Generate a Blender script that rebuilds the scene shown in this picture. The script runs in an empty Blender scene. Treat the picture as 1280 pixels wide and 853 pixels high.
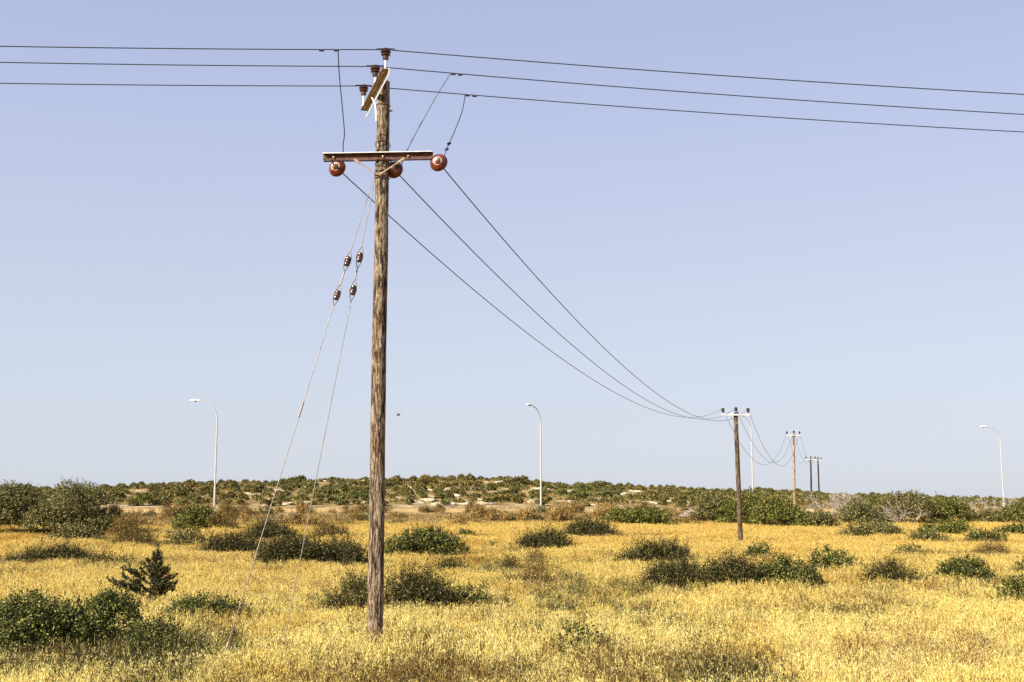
import bpy, math, random
import numpy as np
from mathutils import Vector, Matrix, noise
R = math.radians
sc = bpy.context.scene
COL = sc.collection

# ------------------------------------------------------------------ camera, sky, sun
F = 1500.0; HOR = 637.6; CX, CY = 640.0, 426.5; EYE = 1.87
PITCH = math.atan((HOR - CY) / F)
cam = bpy.data.cameras.new('camera'); camo = bpy.data.objects.new('camera', cam); COL.objects.link(camo)
cam.sensor_width = 36; cam.lens = 36 * F / 1280; cam.clip_start = .1; cam.clip_end = 9000
camo.location = (0, 0, EYE); camo.rotation_euler = (math.pi / 2 + PITCH, 0, 0)
sc.camera = camo
SUN_EL, SUN_AZ = 31.0, 229.0          # azimuth clockwise from +Y (the view direction): behind the camera, to the left
w = bpy.data.worlds.new('World'); sc.world = w; w.use_nodes = True
nt = w.node_tree; bg = nt.nodes['Background']
sky = nt.nodes.new('ShaderNodeTexSky'); sky.sky_type = 'NISHITA'; sky.sun_disc = False
sky.sun_elevation = R(SUN_EL); sky.sun_rotation = R(SUN_AZ)
sky.altitude = 0; sky.air_density = 1.0; sky.dust_density = 1.5; sky.ozone_density = 2.0
hs = nt.nodes.new('ShaderNodeHueSaturation'); hs.inputs['Saturation'].default_value = .42; hs.inputs['Value'].default_value = 1.0
tint = nt.nodes.new('ShaderNodeMix'); tint.data_type = 'RGBA'; tint.blend_type = 'MULTIPLY'; tint.inputs[0].default_value = 1
tint.inputs[7].default_value = (1.02, .96, 1.03, 1)
nt.links.new(sky.outputs[0], hs.inputs['Color']); nt.links.new(hs.outputs[0], tint.inputs[6])
# pale summer haze laid over the clear-air sky, by height above the horizon only
EXPO, SKY = .92, .10
tcw = nt.nodes.new('ShaderNodeTexCoord'); sxyz = nt.nodes.new('ShaderNodeSeparateXYZ'); hz = nt.nodes.new('ShaderNodeValToRGB')
nt.links.new(tcw.outputs['Generated'], sxyz.inputs[0]); nt.links.new(sxyz.outputs[2], hz.inputs[0])
def lin(c): return [((v / 255 + .055) / 1.055) ** 2.4 for v in c]
stops = [(0.0, (215, 221, 231)), (.035, (213, 220, 231)), (.12, (204, 215, 232)), (.215, (195, 206, 232)), (.30, (186, 199, 231)), (.39, (176, 189, 227)), (.65, (150, 169, 219)), (1.0, (128, 150, 208))]
while len(hz.color_ramp.elements) < len(stops): hz.color_ramp.elements.new(.5)
for e, (p_, c_) in zip(hz.color_ramp.elements, stops): e.position = p_; e.color = (*lin(c_), 1)
gain = nt.nodes.new('ShaderNodeVectorMath'); gain.operation = 'SCALE'; gain.inputs['Scale'].default_value = 1 / (2 ** EXPO * SKY)
nt.links.new(hz.outputs[0], gain.inputs[0])
hmix = nt.nodes.new('ShaderNodeMix'); hmix.data_type = 'RGBA'; hmix.inputs[0].default_value = .85
nt.links.new(tint.outputs[2], hmix.inputs[6]); nt.links.new(gain.outputs[0], hmix.inputs[7])
nt.links.new(hmix.outputs[2], bg.inputs[0]); bg.inputs[1].default_value = SKY
sun = bpy.data.lights.new('sun', 'SUN'); suno = bpy.data.objects.new('sun', sun); COL.objects.link(suno)
sun.energy = 5.0; sun.angle = R(.5); sun.color = (1, .93, .82)
sd = Vector((math.sin(R(SUN_AZ)) * math.cos(R(SUN_EL)), math.cos(R(SUN_AZ)) * math.cos(R(SUN_EL)), math.sin(R(SUN_EL))))
suno.rotation_euler = sd.to_track_quat('Z', 'Y').to_euler(); suno.location = sd * 60
vs = sc.view_settings; vs.view_transform = 'Standard'; vs.look = 'None'; vs.exposure = EXPO; vs.gamma = 1
sc.cycles.max_bounces = 6; sc.cycles.diffuse_bounces = 3; sc.cycles.transmission_bounces = 3; sc.cycles.transparent_max_bounces = 4
rng = np.random.default_rng(7); random.seed(7)

# ------------------------------------------------------------------ pixel <-> place helpers (measuring only)
cp, sp_ = math.cos(PITCH), math.sin(PITCH)
def ray(px, py):
    a = (px - CX) / F; b = (CY - py) / F
    return Vector((a, cp - b * sp_, sp_ + b * cp))
def at(px, py, Y):
    d = ray(px, py); return Vector((d.x / d.y * Y, Y, EYE + d.z / d.y * Y))
def fdepth(p): return p[1] * cp + (p[2] - EYE) * sp_
def sstep(a, b, t):
    t = np.clip((t - a) / (b - a), 0, 1); return t * t * (3 - 2 * t)
def road_y(x):
    u = np.clip(np.asarray(x, float), -90, 130) + 26
    return 102.5 + .17 * u + .0034 * u * np.abs(u) * (u > 0)
CR = np.array([[-600, 625], [-200, 616], [0, 614], [130, 611], [250, 606], [330, 603], [430, 600.5], [520, 600], [560, 598.5], [625, 599.5], [700, 605], [760, 607],
               [850, 612], [900, 613], [1000, 616], [1100, 620], [1200, 623], [1280, 626], [1700, 632]], float)
CREST = 46.0
def surf(x, y):
    """top of the vegetation-bearing surface: the field is seen at the height of its grass"""
    x = np.asarray(x, float); y = np.asarray(y, float)
    yr = road_y(x); t = y - yr
    yc = yr + CREST
    px = CX + F * x / yc
    py = np.interp(px, CR[:, 0], CR[:, 1]) + 4.8
    zc = EYE + (HOR - py) / F * yc
    z = .75 * sstep(-48, -13, t) + .93 * sstep(-13, -5, t) + .3 * np.clip((t + 5) / 10, 0, 1)
    hill = np.clip((t - 6) / (CREST - 6), 0, 1)
    z = z + (zc - 1.98) * (1 - (1 - hill) ** 1.5) * (t > 6)
    z = z - .05 * np.clip(t - CREST - 3, 0, 260)
    und = .05 * np.sin(x * .31 + y * .13) + .04 * np.sin(x * .11 - y * .37 + 2)
    lump = .28 * np.sin(x * .45 + 1.3 * np.sin(y * .3)) * np.sin(y * .38 + x * .1) * sstep(12, 25, t) * (1 - sstep(110, 160, t))
    return z + und * (1 - sstep(-15, -8, t)) + lump
def gh(x, y): return .4 * (1 - sstep(-17, -11, np.asarray(y, float) - road_y(x)))
def ground(x, y): return surf(x, y) - gh(x, y)
def hit(px, py, y0=8, y1=150):
    """first place where the line of sight through a picture point meets the surface"""
    d = ray(px, py)
    ys = np.arange(y0, y1, .1); zs = EYE + d.z / d.y * ys; xs = d.x / d.y * ys
    below = np.nonzero(zs <= surf(xs, ys))[0]
    Y = ys[below[0]] if len(below) else y1
    return Vector((d.x / d.y * Y, Y, float(surf(d.x / d.y * Y, Y))))

# ------------------------------------------------------------------ materials
def newmat(name):
    m = bpy.data.materials.new(name); m.use_nodes = True
    nt = m.node_tree; b = nt.nodes['Principled BSDF']; b.inputs['Specular IOR Level'].default_value = .25
    return m, nt, b
def ramp(nt, stops):
    r = nt.nodes.new('ShaderNodeValToRGB'); e = r.color_ramp.elements
    while len(e) < len(stops): e.new(.5)
    for k, (p, c) in enumerate(stops): e[k].position = p; e[k].color = (*c, 1)
    return r
def noise_node(nt, scale, detail=4, vec=None, rough=.55):
    n = nt.nodes.new('ShaderNodeTexNoise'); n.inputs['Scale'].default_value = scale; n.inputs['Detail'].default_value = detail
    n.inputs['Roughness'].default_value = rough
    if vec is not None: nt.links.new(vec, n.inputs['Vector'])
    return n
def mixc(nt, fac, a, b, mode='MIX'):
    m = nt.nodes.new('ShaderNodeMix'); m.data_type = 'RGBA'; m.blend_type = mode
    for s, v in ((0, fac), (6, a), (7, b)):
        if isinstance(v, (int, float)): m.inputs[s].default_value = v
        elif isinstance(v, tuple): m.inputs[s].default_value = (*v, 1)
        else: nt.links.new(v, m.inputs[s])
    return m.outputs[2]
def leafmat(name, stops, rough=.6, trans=.25, patch=None, pscale=.25, spec=.08):
    """random colour for each leaf; optional slow patches over the land"""
    m, nt, b = newmat(name)
    g = nt.nodes.new('ShaderNodeNewGeometry')
    r = ramp(nt, stops); nt.links.new(g.outputs['Random Per Island'], r.inputs[0])
    c = r.outputs[0]
    if patch:
        n = noise_node(nt, pscale, 5, g.outputs['Position'], .62)
        rr = ramp(nt, patch); nt.links.new(n.outputs['Fac'], rr.inputs[0])
        c = mixc(nt, 1.0, c, rr.outputs[0], 'MULTIPLY')
    nt.links.new(c, b.inputs['Base Color']); b.inputs['Roughness'].default_value = rough; b.inputs['Specular IOR Level'].default_value = spec
    if trans:
        tr = nt.nodes.new('ShaderNodeBsdfTranslucent'); nt.links.new(c, tr.inputs[0])
        mx = nt.nodes.new('ShaderNodeMixShader'); mx.inputs[0].default_value = trans
        nt.links.new(b.outputs[0], mx.inputs[1]); nt.links.new(tr.outputs[0], mx.inputs[2])
        nt.links.new(mx.outputs[0], nt.nodes['Material Output'].inputs[0])
    return m
def simple(name, c1, c2, scale=8, rough=.6, metal=0, bump=0.0, stretch=None, spec=.3):
    m, nt, b = newmat(name)
    tc = nt.nodes.new('ShaderNodeTexCoord'); v = tc.outputs['Object']
    if stretch:
        mp = nt.nodes.new('ShaderNodeMapping'); mp.inputs['Scale'].default_value = stretch; nt.links.new(v, mp.inputs[0]); v = mp.outputs[0]
    n = noise_node(nt, scale, 6, v, .65); r = ramp(nt, [(.35, c1), (.65, c2)])
    nt.links.new(n.outputs['Fac'], r.inputs[0]); nt.links.new(r.outputs[0], b.inputs['Base Color'])
    b.inputs['Roughness'].default_value = rough; b.inputs['Metallic'].default_value = metal; b.inputs['Specular IOR Level'].default_value = spec
    if bump:
        bp = nt.nodes.new('ShaderNodeBump'); bp.inputs['Strength'].default_value = bump; bp.inputs['Distance'].default_value = .02
        nt.links.new(n.outputs['Fac'], bp.inputs['Height']); nt.links.new(bp.outputs[0], b.inputs['Normal'])
    return m
def woodmat(name, dark, mid, light):
    m, nt, b = newmat(name)
    tc = nt.nodes.new('ShaderNodeTexCoord'); mp = nt.nodes.new('ShaderNodeMapping'); nt.links.new(tc.outputs['Object'], mp.inputs[0])
    mp.inputs['Scale'].default_value = (1, 1, .16)
    n1 = noise_node(nt, 34, 9, mp.outputs[0], .8)
    mp2 = nt.nodes.new('ShaderNodeMapping'); nt.links.new(tc.outputs['Object'], mp2.inputs[0]); mp2.inputs['Scale'].default_value = (1, 1, .3)
    n2 = noise_node(nt, 9, 4, mp2.outputs[0], .6)
    mp3 = nt.nodes.new('ShaderNodeMapping'); nt.links.new(tc.outputs['Object'], mp3.inputs[0]); mp3.inputs['Scale'].default_value = (1, 1, .12)
    n3 = noise_node(nt, 16, 3, mp3.outputs[0], .5)
    r = ramp(nt, [(.41, dark), (.48, mid), (.57, light)]); nt.links.new(n1.outputs['Fac'], r.inputs[0])
    r2 = ramp(nt, [(.35, (.62, .5, .4)), (.62, (1, 1, 1))]); nt.links.new(n2.outputs['Fac'], r2.inputs[0])
    r3 = ramp(nt, [(.385, (.10, .08, .07)), (.43, (1, 1, 1))]); nt.links.new(n3.outputs['Fac'], r3.inputs[0])
    c = mixc(nt, 1.0, r.outputs[0], r2.outputs[0], 'MULTIPLY'); c = mixc(nt, .85, c, r3.outputs[0], 'MULTIPLY')
    nt.links.new(c, b.inputs['Base Color']); b.inputs['Roughness'].default_value = .85; b.inputs['Specular IOR Level'].default_value = .15
    bp = nt.nodes.new('ShaderNodeBump'); bp.inputs['Strength'].default_value = 1; bp.inputs['Distance'].default_value = .05
    nt.links.new(n1.outputs['Fac'], bp.inputs['Height'])
    bp2 = nt.nodes.new('ShaderNodeBump'); bp2.inputs['Strength'].default_value = 1; bp2.inputs['Distance'].default_value = .03
    nt.links.new(r3.outputs[0], bp2.inputs['Height']); nt.links.new(bp.outputs[0], bp2.inputs['Normal'])
    nt.links.new(bp2.outputs[0], b.inputs['Normal'])
    return m

M = {}
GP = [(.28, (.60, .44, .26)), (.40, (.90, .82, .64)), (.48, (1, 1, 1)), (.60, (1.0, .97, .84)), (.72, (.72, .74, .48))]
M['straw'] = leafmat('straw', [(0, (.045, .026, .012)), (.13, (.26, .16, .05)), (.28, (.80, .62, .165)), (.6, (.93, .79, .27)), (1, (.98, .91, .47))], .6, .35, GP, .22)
M['straw_gold'] = leafmat('straw_gold', [(0, (.18, .10, .03)), (.13, (.50, .31, .07)), (.5, (.75, .55, .145)), (1, (.88, .71, .25))], .6, .35, GP, .13)
M['straw_mid'] = leafmat('straw_mid', [(0, (.10, .06, .02)), (.13, (.40, .25, .06)), (.4, (.76, .58, .155)), (1, (.92, .79, .31))], .6, .35, GP, .18)
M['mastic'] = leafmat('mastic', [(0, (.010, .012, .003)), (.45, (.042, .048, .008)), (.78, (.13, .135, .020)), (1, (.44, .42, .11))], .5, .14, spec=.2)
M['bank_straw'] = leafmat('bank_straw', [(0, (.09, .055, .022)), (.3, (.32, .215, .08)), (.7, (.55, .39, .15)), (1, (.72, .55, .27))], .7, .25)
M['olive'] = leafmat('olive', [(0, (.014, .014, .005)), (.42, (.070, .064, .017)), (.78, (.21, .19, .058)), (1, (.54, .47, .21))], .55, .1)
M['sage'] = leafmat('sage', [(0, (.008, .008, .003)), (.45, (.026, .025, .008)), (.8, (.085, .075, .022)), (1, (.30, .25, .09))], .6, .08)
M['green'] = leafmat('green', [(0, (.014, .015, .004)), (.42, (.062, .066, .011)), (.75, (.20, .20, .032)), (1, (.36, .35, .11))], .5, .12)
M['brown'] = leafmat('brown', [(0, (.030, .019, .006)), (.4, (.105, .065, .018)), (.8, (.28, .185, .055)), (1, (.52, .38, .14))], .7, .15)
M['rust'] = leafmat('rust', [(0, (.07, .038, .012)), (.4, (.27, .155, .042)), (.8, (.54, .345, .11)), (1, (.74, .55, .21))], .7, .2)
M['scrub'] = leafmat('scrub', [(0, (.022, .022, .007)), (.4, (.080, .074, .018)), (.78, (.22, .19, .055)), (1, (.50, .43, .18))], .65, .1,
                     [(.3, (1.2, 1.0, .7)), (.5, (1, 1, 1)), (.7, (.8, 1.05, .8))], .06)
M['conifer'] = leafmat('conifer', [(0, (.014, .018, .008)), (.6, (.05, .055, .020)), (1, (.17, .15, .07))], .5, .05)
M['twig'] = simple('twig', (.07, .045, .028), (.2, .15, .10), 9, .8)
M['greytwig'] = simple('grey_twig', (.26, .20, .15), (.55, .46, .36), 5, .85)
M['wood'] = woodmat('weathered_pole_wood', (.030, .018, .010), (.19, .13, .078), (.58, .47, .33))
M['wood_dark'] = woodmat('dark_pole_wood', (.035, .023, .014), (.12, .08, .048), (.28, .21, .135))
M['wood_pale'] = woodmat('pale_pole_wood', (.18, .12, .07), (.38, .28, .18), (.55, .44, .30))
M['wood_black'] = woodmat('tarred_pole_wood', (.02, .016, .012), (.05, .037, .027), (.10, .075, .05))
M['rusty'] = simple('rusty_steel', (.045, .016, .009), (.17, .070, .035), 14, .6, .15, .3)
M['galv'] = simple('galvanised_steel', (.55, .53, .48), (.82, .80, .74), 11, .45, .2)
M['bright'] = simple('bright_galvanised_steel', (.78, .77, .74), (.9, .89, .87), 9, .38, .9)
M['goldsteel'] = simple('shaded_steel', (.16, .085, .022), (.42, .26, .09), 12, .55, .2, .2)  # golden brown with the shade under the upper arm in its colour
M['brace'] = simple('brace_steel', (.30, .20, .12), (.62, .47, .32), 16, .55, .2)
M['glaze'] = simple('brown_glazed_porcelain', (.06, .015, .007), (.24, .055, .022), 7, .34, 0, 0, spec=.4)
M['pin_glaze'] = simple('dark_brown_glaze', (.035, .014, .009), (.10, .040, .022), 6, .2, spec=.6)
M['dark_glaze'] = simple('dark_brown_porcelain', (.02, .012, .01), (.05, .03, .022), 6, .3)
M['cap'] = simple('pitted_insulator_cap', (.28, .15, .09), (.62, .44, .33), 20, .4, .3)
M['cable'] = simple('dark_cable', (.02, .022, .026), (.045, .045, .05), 30, .5, .2)
M['strand'] = simple('steel_strand', (.10, .08, .06), (.30, .255, .20), 1, .5, .2, 0, (40, 40, 28))
M['lamp'] = simple('white_lamp_paint', (.34, .33, .31), (.46, .45, .43), 2, .45)
M['lamphead'] = simple('lamp_housing', (.78, .78, .76), (.85, .85, .84), 4, .4)
M['lens'] = simple('lamp_lens', (.10, .08, .05), (.16, .13, .09), 4, .25)
M['lime'] = simple('limestone', (.28, .22, .13), (.68, .58, .40), 2.2, .9, 0, .6)

def terrain_material():
    m, nt, b = newmat('dry_land')
    at_ = nt.nodes.new('ShaderNodeAttribute'); at_.attribute_name = 'zone'      # 0 field, .5 bank, 1 hill (r); g = track
    sep = nt.nodes.new('ShaderNodeSeparateColor'); nt.links.new(at_.outputs['Color'], sep.inputs[0])
    g = nt.nodes.new('ShaderNodeNewGeometry'); P = g.outputs['Position']
    n1 = noise_node(nt, .9, 8, P, .7); field = ramp(nt, [(.3, (.07, .042, .018)), (.5, (.17, .11, .045)), (.7, (.36, .24, .09))]); nt.links.new(n1.outputs['Fac'], field.inputs[0])
    n2 = noise_node(nt, .8, 8, P, .75); bank = ramp(nt, [(.35, (.11, .07, .032)), (.5, (.32, .21, .095)), (.62, (.48, .34, .155)), (.72, (.60, .49, .32))]); nt.links.new(n2.outputs['Fac'], bank.inputs[0])
    mp = nt.nodes.new('ShaderNodeMapping'); mp.inputs['Scale'].default_value = (.6, .6, 2.2); nt.links.new(P, mp.inputs[0])
    n3 = noise_node(nt, .5, 9, mp.outputs[0], .7); hill = ramp(nt, [(.36, (.08, .062, .022)), (.48, (.26, .20, .08)), (.56, (.52, .42, .22)), (.66, (.76, .68, .48))]); nt.links.new(n3.outputs['Fac'], hill.inputs[0])
    n4 = noise_node(nt, .6, 7, P, .6); track = ramp(nt, [(.35, (.40, .26, .09)), (.6, (.58, .40, .16))]); nt.links.new(n4.outputs['Fac'], track.inputs[0])
    m1 = nt.nodes.new('ShaderNodeMapRange'); m1.inputs[2].default_value = .5; nt.links.new(sep.outputs[0], m1.inputs[0])
    m2 = nt.nodes.new('ShaderNodeMapRange'); m2.inputs[1].default_value = .5; nt.links.new(sep.outputs[0], m2.inputs[0])
    c = mixc(nt, m1.outputs[0], field.outputs[0], bank.outputs[0]); c = mixc(nt, m2.outputs[0], c, hill.outputs[0]); c = mixc(nt, sep.outputs[1], c, track.outputs[0])
    nt.links.new(c, b.inputs['Base Color']); b.inputs['Roughness'].default_value = .95; b.inputs['Specular IOR Level'].default_value = .1
    bp = nt.nodes.new('ShaderNodeBump'); bp.inputs['Strength'].default_value = .8; bp.inputs['Distance'].default_value = .15
    nt.links.new(n3.outputs['Fac'], bp.inputs['Height']); nt.links.new(bp.outputs[0], b.inputs['Normal'])
    return m

# ------------------------------------------------------------------ mesh helpers
def mesh_np(name, verts, faces, mat, smooth=False):
    """faces: (n,k) array or list of tuples"""
    me = bpy.data.meshes.new(name)
    if isinstance(faces, np.ndarray):
        k = faces.shape[1]; n = len(faces)
        me.vertices.add(len(verts)); me.vertices.foreach_set('co', np.asarray(verts, np.float32).ravel())
        me.loops.add(n * k); me.loops.foreach_set('vertex_index', faces.astype(np.int32).ravel())
        me.polygons.add(n); me.polygons.foreach_set('loop_start', np.arange(0, n * k, k, dtype=np.int32))
        me.update(calc_edges=True)
    else:
        me.from_pydata([tuple(v) for v in verts], [], faces); me.update()
    for mm in (mat if isinstance(mat, (list, tuple)) else [mat]): me.materials.append(mm)
    if smooth: me.polygons.foreach_set('use_smooth', [True] * len(me.polygons))
    return me
def link(name, data, parent=None, loc=None):
    o = bpy.data.objects.new(name, data); COL.objects.link(o)
    if parent is not None: o.parent = parent
    if loc is not None: o.location = loc
    return o
def tag(o, label, cat, group=None, kind=None):
    o['label'] = label
    if cat: o['category'] = cat
    if group: o['group'] = group
    if kind: o['kind'] = kind
    return o
def thing(name, label, cat, loc, group=None):
    o = link(name, None, None, loc); o.empty_display_size = .3
    return tag(o, label, cat, group)
def copy_tree(o, parent=None):
    c = o.copy(); COL.objects.link(c)
    if parent is not None: c.parent = parent
    for ch in list(o.children): copy_tree(ch, c)
    return c
class MB:
    def __init__(s): s.v = []; s.f = []
    def tube(s, pts, rad, n=8, cap=True):
        pts = [Vector(p) for p in pts]; rad = rad if isinstance(rad, (list, tuple)) else [rad] * len(pts)
        up = None; rings = []
        for i, p in enumerate(pts):
            d = (pts[min(i + 1, len(pts) - 1)] - pts[max(i - 1, 0)])
            d = d.normalized() if d.length > 1e-9 else Vector((0, 0, 1))
            if up is None: up = d.orthogonal().normalized()
            up = (up - d * up.dot(d))
            up = up.normalized() if up.length > 1e-6 else d.orthogonal().normalized()
            q = d.cross(up); b = len(s.v); rings.append(b)
            for k in range(n):
                a = 2 * math.pi * k / n; s.v.append(p + (up * math.cos(a) + q * math.sin(a)) * rad[i])
        for i in range(len(pts) - 1):
            for k in range(n):
                s.f.append((rings[i] + k, rings[i] + (k + 1) % n, rings[i + 1] + (k + 1) % n, rings[i + 1] + k))
        if cap:
            s.f.append(tuple(rings[0] + k for k in reversed(range(n)))); s.f.append(tuple(rings[-1] + k for k in range(n)))
        return s
    def lathe(s, prof, o=(0, 0, 0), axis=(0, 0, 1), n=24):
        """prof: (radius, along) pairs"""
        o = Vector(o); ax = Vector(axis).normalized(); u = ax.orthogonal().normalized(); q = ax.cross(u); b = len(s.v)
        for r, h in prof:
            for k in range(n):
                a = 2 * math.pi * k / n; s.v.append(o + ax * h + (u * math.cos(a) + q * math.sin(a)) * max(r, 1e-4))
        for i in range(len(prof) - 1):
            for k in range(n): s.f.append((b + i * n + k, b + i * n + (k + 1) % n, b + (i + 1) * n + (k + 1) % n, b + (i + 1) * n + k))
        s.f.append(tuple(b + k for k in reversed(range(n)))); e = b + (len(prof) - 1) * n; s.f.append(tuple(e + k for k in range(n)))
        return s
    def sweep(s, poly, a, b, up=(0, 0, 1)):
        """extrude a 2-D outline (side, up) from a to b"""
        a, b = Vector(a), Vector(b); d = (b - a).normalized(); side = d.cross(Vector(up)).normalized(); u = side.cross(d); n = len(poly); base = len(s.v)
        for p in (a, b):
            for (x, y) in poly: s.v.append(p + side * x + u * y)
        for k in range(n): s.f.append((base + k, base + (k + 1) % n, base + n + (k + 1) % n, base + n + k))
        s.f.append(tuple(base + k for k in reversed(range(n)))); s.f.append(tuple(base + n + k for k in range(n)))
        return s
    def box(s, a, b, w_, h_, up=(0, 0, 1)): return s.sweep([(-w_ / 2, -h_ / 2), (w_ / 2, -h_ / 2), (w_ / 2, h_ / 2), (-w_ / 2, h_ / 2)], a, b, up)
    def mesh(s, name, mat, smooth=False, origin=(0, 0, 0)):
        o = Vector(origin); me = mesh_np(name, [v - o for v in s.v], s.f, mat, smooth)
        if smooth:
            me.set_sharp_from_angle(angle=R(38)) if hasattr(me, 'set_sharp_from_angle') else None
        return me
    def obj(s, name, mat, parent=None, smooth=False):
        o = Vector(parent.location) if parent is not None and parent.parent is None else None
        if parent is not None and o is None: o = Vector(parent.parent.location) if parent.parent.parent is None else Vector((0, 0, 0))
        return link(name, s.mesh(name, mat, smooth, o or (0, 0, 0)), parent)

# ------------------------------------------------------------------ leaves, shoots, shrubs (numpy)
def unit(a): return a / np.maximum(np.linalg.norm(a, axis=1, keepdims=True), 1e-9)
def leaf_quads(P, D, L, W, rg, N=None):
    """diamond leaf at each P along D (n,3) with length L, width W (n)"""
    n = len(P); D = unit(D)
    side = unit(np.cross(D, rg.normal(size=(n, 3)) if N is None else N + rg.normal(size=(n, 3)) * .42)); nrm = np.cross(D, side)
    mid = P + D * (L * .45)[:, None] + nrm * (L * .06)[:, None]
    v = np.empty((n, 4, 3)); v[:, 0] = P; v[:, 1] = mid + side * (W / 2)[:, None]; v[:, 2] = P + D * L[:, None]; v[:, 3] = mid - side * (W / 2)[:, None]
    f = np.arange(n * 4).reshape(n, 4)
    return v.reshape(-1, 3), f
def lumps(w_, d_, h_, rg, n):
    """ball centres and radii making an uneven mound"""
    out = []
    for k in range(n):
        u = (k + .5) / n * 2 - 1 + rg.uniform(-1, 1) / n; u = np.clip(u, -.97, .97)
        v = rg.uniform(-.75, .75)
        env = max(.22, 1 - abs(u) ** 2.6) ** .6 * (rg.uniform(.55, 1.0) if k % 3 else rg.uniform(.85, 1))
        r = min(h_ * env * .48, w_ * .2) * rg.uniform(.8, 1.15)
        out.append((u * (w_ / 2 - r * .7), v * (d_ / 2), max(h_ * env - r, r * .3), r))
        if h_ * env > 2.2 * r:
            out.append((u * (w_ / 2 - r * .7) + rg.uniform(-.2, .2), v * (d_ / 2), r * .8, r * 1.2))
    a = np.array(out)
    k = np.argmax(a[:, 2] + a[:, 3]); s = h_ / (a[k, 2] + a[k, 3]); a[:, 2] = a[:, 2] * s; a[:, 3] *= min(1.15, max(s, .9))
    return a
RMIN = {'olive': .72, 'green': .72, 'mastic': .62, 'scrub': .8}
KIND = {  # leaf length, width, shoot length, leaves per shoot, uprightness, openness
    'mastic': (.040, .021, .14, 13, .35, 'mastic'), 'green': (.045, .021, .17, 12, .4, 'green'), 'olive': (.045, .017, .17, 13, .45, 'olive'),
    'sage': (.050, .013, .34, 16, .9, 'sage'), 'brown': (.04, .010, .28, 14, .9, 'brown'), 'rust': (.05, .012, .3, 14, .9, 'rust')}
def foliage_mesh(w_, d_, h_, kind, dist, rg, cover=3.0, nl=None, zlow=0.0, cap=42000, ls=1.0):
    L, W, SL, NL, upr, mk = KIND[kind]
    s = max(1.0, dist / 20.0) ** .70 * ls; L *= s; W *= s * 1.1; SL *= s ** .6
    A = w_ * h_ * .75
    n = int(min(cap, cover * A / (L * W * .22))); ns = max(12, n // NL)
    B = lumps(w_, d_, h_, rg, nl or max(5, int(round(w_ / h_ * 4.4)) + 3))
    wts = B[:, 3] ** 2; wts /= wts.sum()
    idx = rg.choice(len(B), ns, p=wts); q = unit(rg.normal(size=(ns, 3))); q[:, 2] = np.abs(q[:, 2]) * .9 + q[:, 2] * .1
    q = unit(q); rr = B[idx, 3] * (rg.uniform(RMIN.get(kind, .35), 1.0, ns) ** .5)
    lump_n = np.sin(q[:, 0] * 7 + idx) * np.sin(q[:, 1] * 6 + idx * 2) * np.sin(q[:, 2] * 8); rr *= 1 + .18 * lump_n
    P0 = B[idx, :3] + q * rr[:, None]; P0[:, 2] = np.maximum(P0[:, 2] - SL * .55, zlow * rg.uniform(0, 1, ns))
    D = unit(q * (1 - upr) + np.array([0, 0, 1]) * upr + rg.normal(size=(ns, 3)) * .33)
    t = np.tile(np.linspace(.1, 1, NL), ns); D2 = np.repeat(D, NL, 0)
    sl = np.repeat(SL * np.where(rg.random(ns) < .1, rg.uniform(1.4, 2.2, ns), rg.uniform(.5, 1.2, ns)), NL)
    P = np.repeat(P0, NL, 0) + D2 * (sl * t)[:, None] + rg.normal(size=(ns * NL, 3)) * .012 * s
    ld = unit(D2 * .75 + unit(rg.normal(size=(ns * NL, 3))) * .85)
    v, f = leaf_quads(P, ld, L * rg.uniform(.7, 1.25, len(P)), W * rg.uniform(.75, 1.2, len(P)), rg, np.repeat(unit(q + np.array([0, 0, .25])), NL, 0))
    return mesh_np('foliage', v, f, M[mk]), B
def stems_mb(B, h_, rg, r0=.018):
    mb = MB()
    order = np.argsort(-B[:, 3])[:7]
    c = np.mean(B[:, :2], 0)
    for k in order:
        e = Vector(B[k, :3]) + Vector((0, 0, B[k, 3] * .4)); b0 = Vector((0, 0, -.02)); m_ = (b0 + e) / 2 + Vector(rg.normal(size=3) * .08 * h_) - Vector((0, 0, e.z * .15))
        mb.tube([b0, m_, e], [r0, r0 * .7, r0 * .3], 5)
        for _ in range(3):
            t = rg.uniform(.35, .9); p = b0.lerp(e, t); qd = Vector(rg.normal(size=3)); qd.z = abs(qd.z); qd.normalize()
            mb.tube([p, p + qd * B[k, 3] * .9], [r0 * .45, r0 * .15], 4)
    return mb
WEEDS = []; FOOT = []        # footprints where the tall grass thins out
def shrub(name, x0, x1, yt, yb, kind, label, depth=.6, cat='shrub', group=None, cover=3.0, seed=None, twig='twig', Y=None, nl=None, ls=1.0, part='foliage', stems=True):
    rg = np.random.default_rng(seed if seed is not None else int(x0 * 7 + yb * 13 + 999))
    mx = (x0 + x1) / 2; x0, x1 = mx + (x0 - mx) * (1.27 if kind == 'sage' else 1.16), mx + (x1 - mx) * (1.27 if kind == 'sage' else 1.16)
    c = hit((x0 + x1) / 2, yb) if Y is None else at((x0 + x1) / 2, yb, Y)
    fd = fdepth(c); w_ = (x1 - x0) * fd / F; hs_ = (yb - yt) * fd / F
    g = float(ground(c.x, c.y)); d_ = min(w_ * depth * 1.25, 3.6)
    c = Vector((c.x, c.y + d_ * .3, 0)); g = float(ground(c.x, c.y)); h_ = hs_ + max(0, float(surf(c.x, c.y)) - g) if Y is None else hs_ + c.z
    c.z = g - .02
    t = thing(name, label, cat, c, group)
    me, B = foliage_mesh(w_, d_, max(h_ * (.88 if kind == 'sage' else .97), .25), kind, fd, rg, cover, nl, zlow=.1, ls=ls)
    link(part, me, t)
    if stems: link('stem', stems_mb(B, h_, rg).mesh('stem', M[twig]), t)
    FOOT.append((c.x, c.y, w_ / 2, d_ / 2))
    return t

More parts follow.
